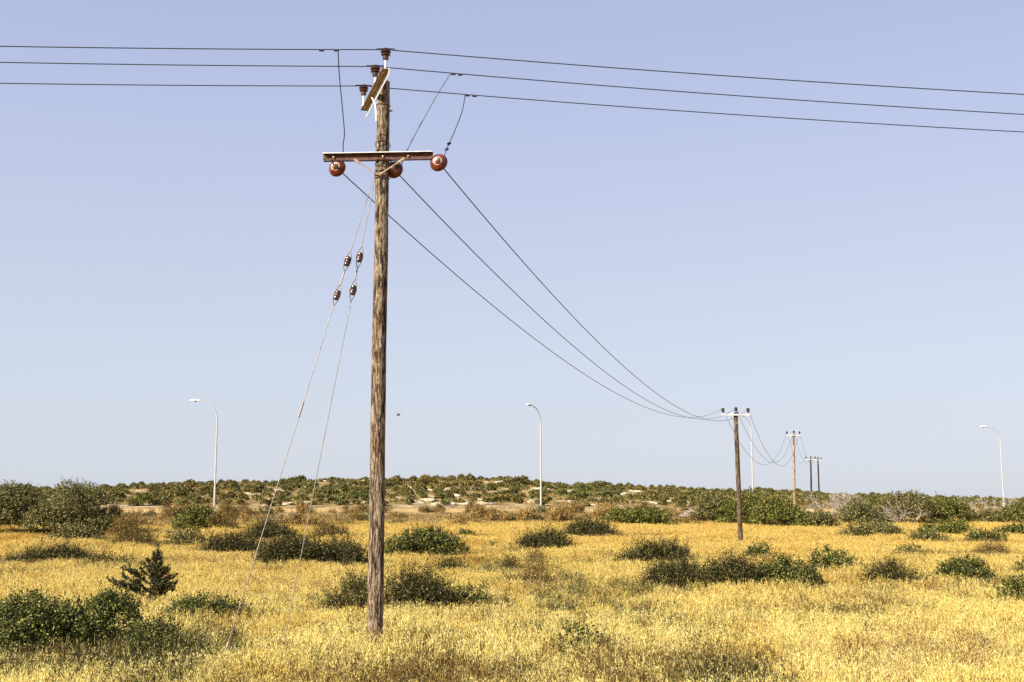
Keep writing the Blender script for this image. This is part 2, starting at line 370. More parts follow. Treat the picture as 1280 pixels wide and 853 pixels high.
# ------------------------------------------------------------------ the land
def axis(lo, hi, fine_lo, fine_hi, step, grow=1.12):
    a = list(np.arange(fine_lo, fine_hi + step * .5, step)); s = step; p = a[-1]
    while p < hi: s *= grow; p += s; a.append(p)
    s = step; p = a[0]; pre = []
    while p > lo: s *= grow; p -= s; pre.append(p)
    return np.array(pre[::-1] + a)
xs = axis(-4500, 4500, -110, 125, .8); ys = axis(-300, 5000, 4, 215, .8)
X, Y_ = np.meshgrid(xs, ys); Z = ground(X, Y_)
T_ = Y_ - road_y(X)
rgh = np.array([noise.noise(Vector((a * .5, b * .5, 0))) for a, b in zip(X.ravel(), Y_.ravel())]).reshape(X.shape)
rgh2 = np.array([noise.noise(Vector((a * 1.3, b * 1.3, 5))) for a, b in zip(X.ravel(), Y_.ravel())]).reshape(X.shape)
Z = Z + (rgh * .28 + rgh2 * .16) * sstep(8, 20, T_) + rgh2 * .12 * sstep(-13, -9, T_) * (1 - sstep(-5, -2, T_)) + rgh * .04
nx, ny = len(xs), len(ys)
I = np.arange(nx * ny).reshape(ny, nx)
faces = np.stack([I[:-1, :-1], I[:-1, 1:], I[1:, 1:], I[1:, :-1]], -1).reshape(-1, 4)
me = mesh_np('ground', np.stack([X, Y_, Z], -1).reshape(-1, 3), faces, terrain_material(), True)
ca = me.color_attributes.new('zone', 'FLOAT_COLOR', 'POINT')
zr = .5 * sstep(-16, -12, T_) + .5 * sstep(6, 12, T_); zg = sstep(-6.5, -4.5, T_ + rgh) * (1 - sstep(4, 6.5, T_ + rgh))
ca.data.foreach_set('color', np.stack([zr, zg, zr * 0, zr * 0 + 1], -1).ravel().astype(np.float32))
tag(link('ground', me), 'dry golden field rising to a stony hill behind a sandy track', None, kind='structure')

# ------------------------------------------------------------------ main pole
Yp = 17.3
base = at(468.6, 800, Yp); top = at(479.6, 103, Yp + .05)
gz = float(ground(base.x, base.y))
foot = base.copy(); foot.z = gz
POLE = thing('utility_pole', 'tall weathered wooden pole with slanted top arm and rusty lower crossarm', 'utility pole', foot)
FOOT.append((foot.x, foot.y, .12, .12))
def pole_mesh(p0, p1, r0, r1, mat, n=28, seg=60, rough=.004, seed=0):
    mb = MB(); rg = random.Random(seed)
    d = p1 - p0
    for i in range(seg + 1):
        t = i / seg; c = p0 + d * t; r = r0 + (r1 - r0) * t
        c = c + Vector((noise.noise(Vector((t * 3, seed, 0))), noise.noise(Vector((t * 3, seed, 9))), 0)) * .02 * (4 * t * (1 - t))
        for k in range(n):
            a = 2 * math.pi * k / n
            rr = r + noise.noise(Vector((math.cos(a) * 2.5, math.sin(a) * 2.5, t * 6 + seed))) * rough * 1.6 + noise.noise(Vector((math.cos(a) * 9, math.sin(a) * 9, t * 9))) * rough
            mb.v.append(c + Vector((math.cos(a) * rr, math.sin(a) * rr, 0)))
    for i in range(seg):
        for k in range(n): mb.f.append((i * n + k, i * n + (k + 1) % n, (i + 1) * n + (k + 1) % n, (i + 1) * n + k))
    mb.v.append(p1 + Vector((0, 0, r1 * .25))); e = len(mb.v) - 1
    for k in range(n): mb.f.append((seg * n + k, seg * n + (k + 1) % n, e))
    return mb
def zat(t): return base.lerp(top, t)
def on_pole(py):
    t = (800 - py) / (800 - 103.); return base.lerp(top, t * (1 + .055 * (1 - t)) )
low = base + (base - top).normalized() * (base.z - gz + .3)
pole_mesh(low, top, .114, .094, M['wood'], seed=3).obj('shaft', M['wood'], POLE, True)

# upper arm: a steel channel running away from the camera beside the pole head
armN = at(481.8, 85.5, 16.3); armF = at(454.8, 127, 18.1); armF.z = armN.z
adir = (armF - armN).normalized(); aside = adir.cross(Vector((0, 0, 1))).normalized()
w_, t_ = .085, .009
Lprof = [(0, 0), (w_, 0), (w_, -.055), (w_ - t_, -.055), (w_ - t_, -t_), (0, -t_)]
UP = MB().sweep([(-.05, 0), (.045, 0), (.045, -t_), (-.05, -t_)], armN, armF).obj('upper_crossarm', M['goldsteel'], POLE)  # underside shade is put into this brown; the sunlit flange is paler
MB().sweep([(.0455, .004), (.053, .004), (.053, -.105), (.0455, -.105)], armN - adir * .03, armF + adir * .05).obj('flange', M['galv'], UP)
for k in (.08, .48, .9):
    p = armN.lerp(armF, k) + aside * -.01
    MB().lathe([(.016, -.012), (.016, 0), (.008, .001), (.008, .004)], p - Vector((0, 0, .013)), (0, 0, -1), 8).obj('bolt', M['galv'], UP)
def pin_insulator(p, s=1.0):
    """p: foot of the porcelain; the top groove carries the wire"""
    pr = [(.045, 0), (.047, .05), (.040, .056), (.070, .066), (.074, .078), (.060, .088), (.048, .092), (.048, .104), (.078, .112), (.082, .124), (.066, .138), (.046, .144), (.038, .152), (.045, .162), (.042, .175), (.02, .182), (.001, .183)]
    o = MB().lathe([(r * s, h * s) for r, h in pr], p, (0, 0, 1), 28).obj('pin_insulator', M['pin_glaze'], POLE, True)
    return o
pins = []
for (px, pyb, pyt, k) in ((482, 74.5, 61, .04), (469, 95.5, 82, .47), (454.5, 119, 106.5, .9)):
    pa = armN.lerp(armF, k); Yk = pa.y
    q = at(px, pyb, Yk); q.x = at(px, pyb, Yk).x
    s = (at(px, pyt, Yk).z - q.z) / .175
    ins = pin_insulator(q, s)
    stem = MB().tube([Vector((q.x, q.y, q.z + .02)), Vector((q.x, q.y, armN.z + .004))], .014, 8)
    stem.lathe([(.028, -.0), (.028, .014)], (q.x, q.y, armN.z + .0), (0, 0, 1), 8)
    if abs(q.x - pa.x) > .05: stem.box((q.x, q.y, armN.z - .004), (pa.x, pa.y, armN.z - .004), .05, .012)
    MBo = stem.obj('pin', M['galv'], ins)
    pins.append(Vector((q.x, q.y, q.z + .158 * s)))
# strap from arm to pole, with its bolts
s0 = armN.lerp(armF, .62) + Vector((0, 0, -.02)); s1 = on_pole(148) + Vector((-.105, -.03, 0))
MB().tube([s0, s0.lerp(s1, .5) + Vector((.03, -.02, 0)), s1, s1 + Vector((.005, 0, -.12))], [.011, .011, .012, .012], 6).obj('arm_strap', M['galv'], POLE)
for i, (py, rr) in enumerate(((136.5, .1), (237, .104), (227, .104))):
    p = on_pole(py)
    mb = MB(); mb.tube([p + Vector((math.cos(a) * (rr + .002), math.sin(a) * (rr + .002), .006 * math.sin(a * 2 + i))) for a in np.linspace(0, 2 * math.pi, 28)], .007, 6, False)
    mb.obj('pole_band', M['rusty'], POLE)
for py, dx in ((144, .1), (214, -.0)):
    p = on_pole(py); MB().lathe([(.016, 0), (.016, .03), (.008, .031), (.008, .045)], p + Vector((dx, -.03 if dx else -.1, 0)), (1, 0, 0) if dx else (0, -1, 0), 8).obj('bolt', M['rusty'], POLE)

# lower arm across the pole, square to the branch line
ldir = Vector((15.7, 54.7, 0)).normalized(); lperp = Vector((.9982, -.060, 0))
mid = on_pole(197) + Vector((0, 0, 0)) - ldir * .118
e0 = at(404.5, 197, 17.5); e1 = at(541.5, 197, 17.0)
pc = on_pole(197)
def along(px, py):   # point of the arm line seen at px
    lo, hi = -1.5, 1.5
    for _ in range(40):
        m_ = (lo + hi) / 2; q = pc - ldir * .12 + lperp * m_
        u = CX + F * q.x / fdepth(q)
        if u < px: lo = m_
        else: hi = m_
    return pc - ldir * .12 + lperp * lo
A0, A1 = along(404.5, 0), along(541.5, 0); A0.z = A1.z = at(473, 192.6, A0.lerp(A1, .5).y).z
h1 = .085
LOW = MB().sweep([(0, 0), (.008, 0), (.008, -h1), (0, -h1)], A0, A1).obj('lower_crossarm', M['rusty'], POLE)
MB().sweep([(-.003, .0025), (.064, .0025), (.064, .010), (-.003, .010)], A0, A1).obj('flange', M['rusty'], LOW)
MB().sweep([(.0645, .0005), (.070, .0005), (.070, .0125), (.0645, .0125)], A0, A1).obj('sunlit_edge', M['galv'], LOW)  # pale strip: sunlight on the flange's top edge, put into the colour
MB().sweep([(-.002, -h1 - .002), (-.055, -h1 - .002), (-.055, -h1 - .010), (-.002, -h1 - .010)], A0, A1).obj('flange', M['rusty'], LOW)
for k in (.1, .55, .78):
    p = A0.lerp(A1, k) + Vector((0, 0, -.045)) - ldir * .012
    MB().lathe([(.016, -.01), (.016, .012), (.009, .013), (.009, .03)], p, -ldir, 8).obj('bolt', M['brace'], LOW)
# braces
V0 = on_pole(234) - ldir * .125
for px, py, mm in ((444, 203.5, 'brace'), (506, 203, 'brace')):
    a = along(px, 0); a.z = A0.z - h1 - .0; a = a - ldir * .02
    b_ = V0 + Vector((-.02 if px < 470 else .01, 0, 0))
    br = MB(); br.tube([a, a.lerp(b_, .22)], [.018, .018], 6); br.tube([a.lerp(b_, .2), b_.lerp(a, .12)], .0095, 6); br.tube([b_.lerp(a, .14), b_], [.016, .014], 6)
    o = br.obj('brace', M[mm], POLE)
# wire bindings round the pole
for j, (pa_, pb_) in enumerate(((189, 192), (206, 212), (208, 218), (222, 228))):
    c = on_pole((pa_ + pb_) / 2); mb = MB(); tilt = (pb_ - pa_) * .012 * (1 if j % 2 else -1)
    mb.tube([c + Vector((math.cos(a) * .112, math.sin(a) * .112, tilt * math.sin(a + .6) * 1.5 + .03 * math.cos(a * 1))) for a in np.linspace(0, 2 * math.pi, 30)], .0055, 5, False)
    mb.obj('binding_wire', M['strand'], POLE)
# string insulators, bells turned towards the far pole
discs = []
dprof = [(.001, -.105), (.026, -.10), (.034, -.09), (.034, -.075), (.046, -.07), (.048, -.055), (.040, -.05), (.058, -.038), (.060, -.030)]
bell = [(.046, -.052), (.062, -.046), (.070, -.047), (.078, -.050), (.086, -.040), (.110, -.022), (.130, .008), (.137, .036), (.130, .040), (.118, .018), (.09, .0), (.07, .026), (.055, .0), (.02, .02), (.001, .02)]
P2i = None
for (px, py, Yk) in ((420.5, 209.5, 17.62), (492, 211.5, 17.42), (547.5, 202.5, 17.2)):
    c = at(px, py, Yk); ax = Vector((ldir.x, ldir.y, -.12)).normalized()
    ins = MB().lathe(bell, c, ax, 36).obj('disc_insulator', M['glaze'], POLE, True)
    MB().lathe(dprof, c, ax, 24).obj('insulator_cap', M['cap'], ins, True)
    MB().lathe([(.011, -.005), (.011, .12), (.02, .122), (.02, .19), (.008, .2)], c, ax, 10).obj('insulator_pin', M['galv'], ins)
    a = c - ax * .095; q = A0 + (A1 - A0) * max(0.02, min(.985, (a - A0).dot(A1 - A0) / (A1 - A0).length_squared)); q.z = A0.z - .04
    MB().tube([a, a.lerp(q, .5) + Vector((0, 0, .01)), q], .012, 6).obj('shackle', M['rusty'], ins)
    discs.append((c + ax * .19, c + ax * .1))

# ------------------------------------------------------------------ other poles of the branch line
def far_pole(name, px, pyt, pyb, Yk, lab, mat, rw, ins_px, ins_py, arm_py, pxt=None):
    b0 = at(px, pyb, Yk); t0 = at(pxt or px, pyt, Yk); g = float(ground(b0.x, b0.y))
    b1 = b0 + (b0 - t0) * ((b0.z - g + .3) / (t0.z - b0.z))
    ft = Vector((b1.x, b1.y, g))
    P = thing(name, lab, 'utility pole', ft, 'wooden poles of the branch line')
    pole_mesh(b1, t0, rw, rw * .8, mat, 14, 24, .006, int(px)).obj('shaft', mat, P, True)
    pts = []
    up_ = at(px, arm_py, Yk).z
    for k, ip in enumerate(ins_px):
        q = at(ip, ins_py + 1.5, Yk - .1); 
        if k == 1: q.x = t0.x
        q.z = (t0.z + .05) if k == 1 else up_ + .14
        i_ = MB().lathe([(.055, 0), (.06, .06), (.09, .08), (.1, .12), (.085, .16), (.1, .18), (.1, .22), (.06, .26), (.03, .27)], q, (0, 0, 1), 14).obj('pin_insulator', M['dark_glaze'], P, True)
        zz = up_ if k != 1 else t0.z - .05
        MB().tube([(q.x, q.y, zz), (q.x, q.y, q.z + .02)], .018, 6).obj('pin', M['galv'], i_)
        pts.append(Vector((q.x, q.y, q.z + .22)))
    xa, xb = pts[0].x - .08, pts[2].x + .08
    MB().box((xa, Yk - .2, up_), (xb, Yk - .2, up_), .1, .09).obj('crossarm', M['galv'], P)
    for s in (0, 2):
        MB().tube([(t0.x, Yk - .2, up_ - .55), ((t0.x + pts[s].x) / 2, Yk - .2, up_ - .03)], .016, 5).obj('brace', M['brace'], P)
    if rw > .13:
        MB().box((t0.x + .1, Yk - .1, up_ - .08), (t0.x + .1, Yk - .1, up_ + .16), .12, .14, (0, 1, 0)).obj('cut_out_switch', M['cable'], P)
    FOOT.append((ft.x, ft.y, .2, .2))
    return P, pts
P2, i2 = far_pole('utility_pole', 925.7, 516, 673, 71.5, 'brown wooden pole standing in golden grass with white crossarm', M['wood_dark'], .155, (903.6, 918.5, 935), 513, 519, 919.5)
P3, i3 = far_pole('utility_pole', 993.1, 542.5, 632, 124, 'pale grey brown pole rising from green bushes, second beyond the field', M['wood_pale'], .14, (983.6, 992, 999.5), 541, 544.5, 992)
P4, i4 = far_pole('utility_pole', 1014.3, 573, 622, 176, 'thin dark pole on the ridge, left one of the farthest pair', M['wood_black'], .14, (1007.5, 1013.3, 1019), 572, 574.5, 1013.3)
P5, i5 = far_pole('utility_pole', 1024.2, 574, 622, 193, 'thin dark pole on the ridge beside the grey dead bush, right one of the pair', M['wood_black'], .14, (1018.8, 1022.3, 1026.6), 573, 575.5, 1022.3)

# ------------------------------------------------------------------ wires
def proj(q): d = fdepth(q); z = q.z - EYE; return CX + F * q.x / d, CY - F * (-q.y * sp_ + z * cp) / d
def sag_pts(a, b, sag, n=40): return [a.lerp(b, i / n) - Vector((0, 0, 4 * sag * (i / n) * (1 - i / n))) for i in range(n + 1)]
def fit_sag(a, b, px, py):
    lo, hi = 0., 8.
    for _ in range(30):
        m_ = (lo + hi) / 2; pts = [proj(q) for q in sag_pts(a, b, m_, 80)]
        y = np.interp(px, [q[0] for q in pts], [q[1] for q in pts])
        if y < py: lo = m_
        else: hi = m_
    return (lo + hi) / 2
def wire(pts, r, label, group, name='power_cable', mat='cable', n=6):
    o = MB().tube(pts, r, n).mesh(name, M[mat], True, pts[0])
    return tag(link(name, o, None, pts[0]), label, 'cable', group)
WL = 'cables of the line across the top'; WB = 'cables of the branch line'
edge = (((-6, 58), (1286, 118.6), 'topmost of the three long cables crossing the sky'), ((-6, 78), (1286, 143.6), 'middle one of the three long cables crossing the sky'), ((-6, 104.2), (1286, 165.6), 'lowest of the three long cables crossing the sky'))
LP = []
for k, (l, r_, lab) in enumerate(edge):
    P = pins[k] + Vector((0, -.0, 0)); pts = []
    for side, (px, py), dy in ((-1, l, -.1), (1, r_, .1)):
        # place on the line's plan direction seen at px
        s = 5.
        for _ in range(30):
            q = P + Vector((side * s, side * s * .1, 0)); s *= 1 + .5 * ((CX + side * 0 - px) * -side + side * (CX - proj(q)[0])) / 640 if False else 1
            d = ray(px, py); k_ = (d.x / d.y); s = (k_ * P.y - P.x) / (side * (1 - .1 * k_)) if True else s
            break
        Yq = P.y + side * s * .1; q = at(px, py, Yq); c = .0016; a = (q.z - P.z) / s - c * s
        tt = np.concatenate([np.linspace(.08, s, 14), np.linspace(s, 46, 20)[1:]])
        seg = [Vector((P.x + side * t, P.y + side * t * .1, P.z + a * t + c * t * t)) for t in tt]
        pts = (seg[::-1] + [P + Vector((0, 0, .012))]) if side == -1 else pts + seg
    wire(pts, .0075, lab, WL, n=6)
    LP.append(pts)
    MB_ = MB().tube([P + Vector((-.13, -.0, .012)), P + Vector((-.04, -.035, .0)), P + Vector((.04, -.035, 0)), P + Vector((.13, 0, .008))], .008, 5)
    MB_.obj('tie_wire', M['cable'], POLE)
fits = ((659.6, 417.0), (659.6, 381.4), (691.5, 369.5))
side_n = ('left', 'middle', 'right')
for k in range(3):
    a, b = discs[k][0], i2[k]
    s = fit_sag(a, b, *fits[k])
    o = wire(sag_pts(a, b, s, 60), .0085, ('branch cable from the left red disc, lowest of three sagging to the far pole', 'branch cable from the disc beside the pole, middle of three sagging',
        'branch cable from the right red disc, highest of three sagging')[k], WB)
    print('sag', k, round(s, 2))
s23 = fit_sag(i2[1], i3[1], 957, 576)
for k in range(3):
    wire(sag_pts(i2[k], i3[k], s23 * (1.0, .97, 1.03)[k], 30), .012, 'thin %s cable hanging between the two nearer branch poles beyond the field' % side_n[k], WB)
for a, b, lab in ((i3, i4, 'faint %s cable from the pale pole towards the ridge'), (i4, i5, 'tiny %s cable joining the farthest pair of poles')):
    for k in range(3): wire(sag_pts(a[k], b[k], 1.9 if a is i3 else .15, 16), .013, lab % side_n[k], WB)
# jumpers from the main line down to the disc insulators
def near_px(pts, px):
    best = min(range(len(pts) - 1), key=lambda i: abs((proj(pts[i])[0] + proj(pts[i + 1])[0]) / 2 - px))
    a, b = pts[best], pts[best + 1]; ua, ub = proj(a)[0], proj(b)[0]; t = (px - ua) / (ub - ua) if abs(ub - ua) > 1e-6 else 0
    return a.lerp(b, t)
JL = ('left drop cable hanging from the top line to the left disc', 'middle drop cable slanting down to the arm right of the pole', 'right drop cable with a small splice above the right disc')
for k, (kk, tpx, mids, bot, di) in enumerate(((0, 422.5, [(424, 92), (427, 125), (430.5, 165), (429, 180)], (429, 193), 0), (1, 563.5, [(548, 116), (530, 148), (519, 168)], (507.5, 191), 1), (2, 581.5, [(578, 138), (570, 160), (563, 176)], (557, 190), 2))):
    p0 = near_px(LP[kk], tpx); e = discs[di][1]; Yb = A0.lerp(A1, .5).y + .15
    n = len(mids) + 1; pts = [p0]
    for j, (x, y) in enumerate(mids): pts.append(at(x, y, p0.y + (Yb - p0.y) * (j + 1) / n))
    bq = at(*bot, Yb); pts.append(bq); pts.append(Vector(((bq.x + e.x) / 2, max(bq.y, e.y) + .04, (bq.z + e.z) / 2))); pts.append(e + Vector((0, 0, .03)))
    # smooth the run
    sm = []
    for j in range(len(pts) - 1):
        q0, q1, q2, q3 = pts[max(j - 1, 0)], pts[j], pts[j + 1], pts[min(j + 2, len(pts) - 1)]
        for t in (0, .25, .5, .75): sm.append(.5 * ((2 * q1) + (q2 - q0) * t + (2 * q0 - 5 * q1 + 4 * q2 - q3) * t * t + (3 * q1 - q0 - 3 * q2 + q3) * t ** 3))
    sm.append(pts[-1])
    t = thing('drop_cable', JL[k], 'cable', p0, 'drop cables to the branch line')
    MB().tube(sm, .0075, 6).obj('cable', M['cable'], t, True)
    sgn = -1 if k == 0 else 1
    for dpx in (0, sgn * 8):
        c = near_px(LP[kk], tpx + (3 if k else -2) + dpx * (2.3 if k == 0 else 1.1)); MB().tube([c + Vector((-.035, 0, -.014)), c + Vector((.035, 0, -.014))], [.016, .016], 8).obj('clamp', M['cable'], t)
    if k == 2:
        for f_ in (.66, .76):
            c = sm[int(len(sm) * f_ * .8)]; MB().lathe([(.018, -.03), (.022, 0), (.018, .03)], c, (1, 0, .5), 8).obj('splice_clamp', M['cable'], t)

# ------------------------------------------------------------------ guy wires
def guy(label, topq, ins, anchor, splice=None):
    a = on_pole(topq[1]) + Vector((-.1, -.03, 0)); g = hit(*anchor, y0=9); g = at(anchor[0], anchor[1], g.y); b = g + (g - a).normalized() * .5
    t = thing('guy_wire', label, 'guy wire', Vector((b.x, b.y, float(ground(b.x, b.y)))), 'guy wires staying the pole')
    d = (b - a)
    def P(px, py):
        # point on a-b seen nearest py
        best = min((abs(proj(a + d * u)[1] - py), u) for u in np.linspace(0, 1, 2001)); return a + d * best[1]
    cs = [P(*q) for q in ins]; dn = d.normalized()
    MB().tube([a + Vector((.1, -.1, .12)), a, cs[0] - dn * .17], .0065, 6).obj('upper_strand', M['strand'], t)
    sidev = dn.cross(Vector((0, 1, 0))).normalized()
    for c in cs:
        egg = MB().lathe([(.02, -.075), (.038, -.062), (.044, -.03), (.036, -.012), (.036, .012), (.044, .03), (.038, .062), (.02, .075)], c, dn, 14).obj('egg_insulator', M['pin_glaze'], t, True)
        for s in (-1, 1):
            loop = MB(); loop.tube([c + dn * s * -.17 * 1, c + dn * s * -.09 + sidev * .032, c + dn * s * .02 + sidev * .046, c + dn * s * .03 , c + dn * s * .02 - sidev * .046, c + dn * s * -.09 - sidev * .032, c + dn * s * -.17], .0075, 5)
            loop.obj('wire_loop', M['strand'], egg)
    MB().tube([cs[0] + dn * .16, cs[1] - dn * .16], .0105, 7).obj('middle_strand', M['strand'], t)
    gz_ = float(ground(b.x, b.y))
    MB().tube([cs[1] + dn * .16, b], .0065, 6).obj('lower_strand', M['strand'], t)
    rr = MB(); rr.tube([b - dn * .55, b + dn * .02], .016, 6); rr.tube([b, b + dn * max(.05, (b.z - gz_ + .1) / max(.2, -dn.z))], .014, 6); rr.obj('anchor_rod', M['brace'], t)
    if splice:
        c = P(*splice); rr = MB().lathe([(.009, -.12), (.013, -.1), (.014, .0), (.013, .1), (.009, .12)], c, dn, 8); rr.obj('splice', M['cable' if False else 'strand'], t)
    return t
guy('long pale stay wire with two brown insulators, left one of two', (472, 229), ((441, 327), (428.5, 369)), (284, 808), (380, 512))
guy('pale stay wire with two brown insulators, right one next to the pole', (472, 236), ((454.5, 322), (446, 363)), (355, 803))

# ------------------------------------------------------------------ street lamps along the track
def lamp_proto():
    t = thing('street_lamp', 'white curved street lamp', 'street lamp', (0, 0, 0), 'curved street lamps along the track')
    H, rad, out = 9.5, 1.75, 1.85
    link('post', MB().tube([(0, 0, -1.2), (0, 0, .9), (0, 0, 3), (0, 0, H - rad)], [.095, .09, .075, .06], 12).mesh('post', M['lamp'], True), t)
    pts = [(-(out - .35) * (1 - math.cos(a)), 0, H - rad + rad * .96 * math.sin(a)) for a in np.linspace(0, math.pi / 2, 18)]; pts.append((-out + .2, 0, H - .03))
    link('arm', MB().tube(pts, [.058 - .0012 * i for i in range(len(pts))], 10).mesh('arm', M['lamp'], True), t)
    mb = MB(); n = 12
    for i, (x, wy, hz) in enumerate(((-out + .3, .05, .05), (-out + .1, .12, .10), (-out - .15, .17, .13), (-out - .45, .15, .11), (-out - .62, .07, .05))):
        for k in range(n):
            a = 2 * math.pi * k / n; z = math.sin(a) * hz; mb.v.append(Vector((x, math.cos(a) * wy, H - .01 + (z if z > 0 else z * .35))))
    for i in range(4):
        for k in range(n): mb.f.append((i * n + k, i * n + (k + 1) % n, (i + 1) * n + (k + 1) % n, (i + 1) * n + k))
    mb.f.append(tuple(range(n))); mb.f.append(tuple(4 * n + k for k in reversed(range(n))))
    hd = link('lamp_head', mb.mesh('lamp_head', M['lamphead'], True), t)
    link('lens', MB().lathe([(.12, 0), (.11, .05), (.05, .09), (.001, .095)], (-out - .12, 0, H - .045), (0, 0, -1), 14).mesh('lens', M['lens'], True), hd)
    link('base_plate', MB().lathe([(.16, -.3), (.16, .03), (.11, .06)], (0, 0, 0), (0, 0, 1), 12).mesh('base_plate', M['lamp']), t)
    return t
proto = lamp_proto()
for i, (px, yt, Yk, rz, lab) in enumerate(((270, 500, 105, 0, 'curved white street lamp at the far left, beside a green bush'), (676, 507.5, 111.5, 58, 'curved white street lamp in the middle, beside a reddish bush'),
        (940, 518, 123, 25, 'curved white street lamp partly behind the brown pole with white crossarm'), (1251.5, 533, 141, 8, 'curved white street lamp at the far right, beside a grey dead bush'))):
    o = proto if i == 0 else copy_tree(proto)
    p = at(px, 570, Yk); tz = at(px, yt, Yk).z; o.location = (p.x, p.y, tz - 9.55); o.rotation_euler.z = R(rz); o['label'] = lab

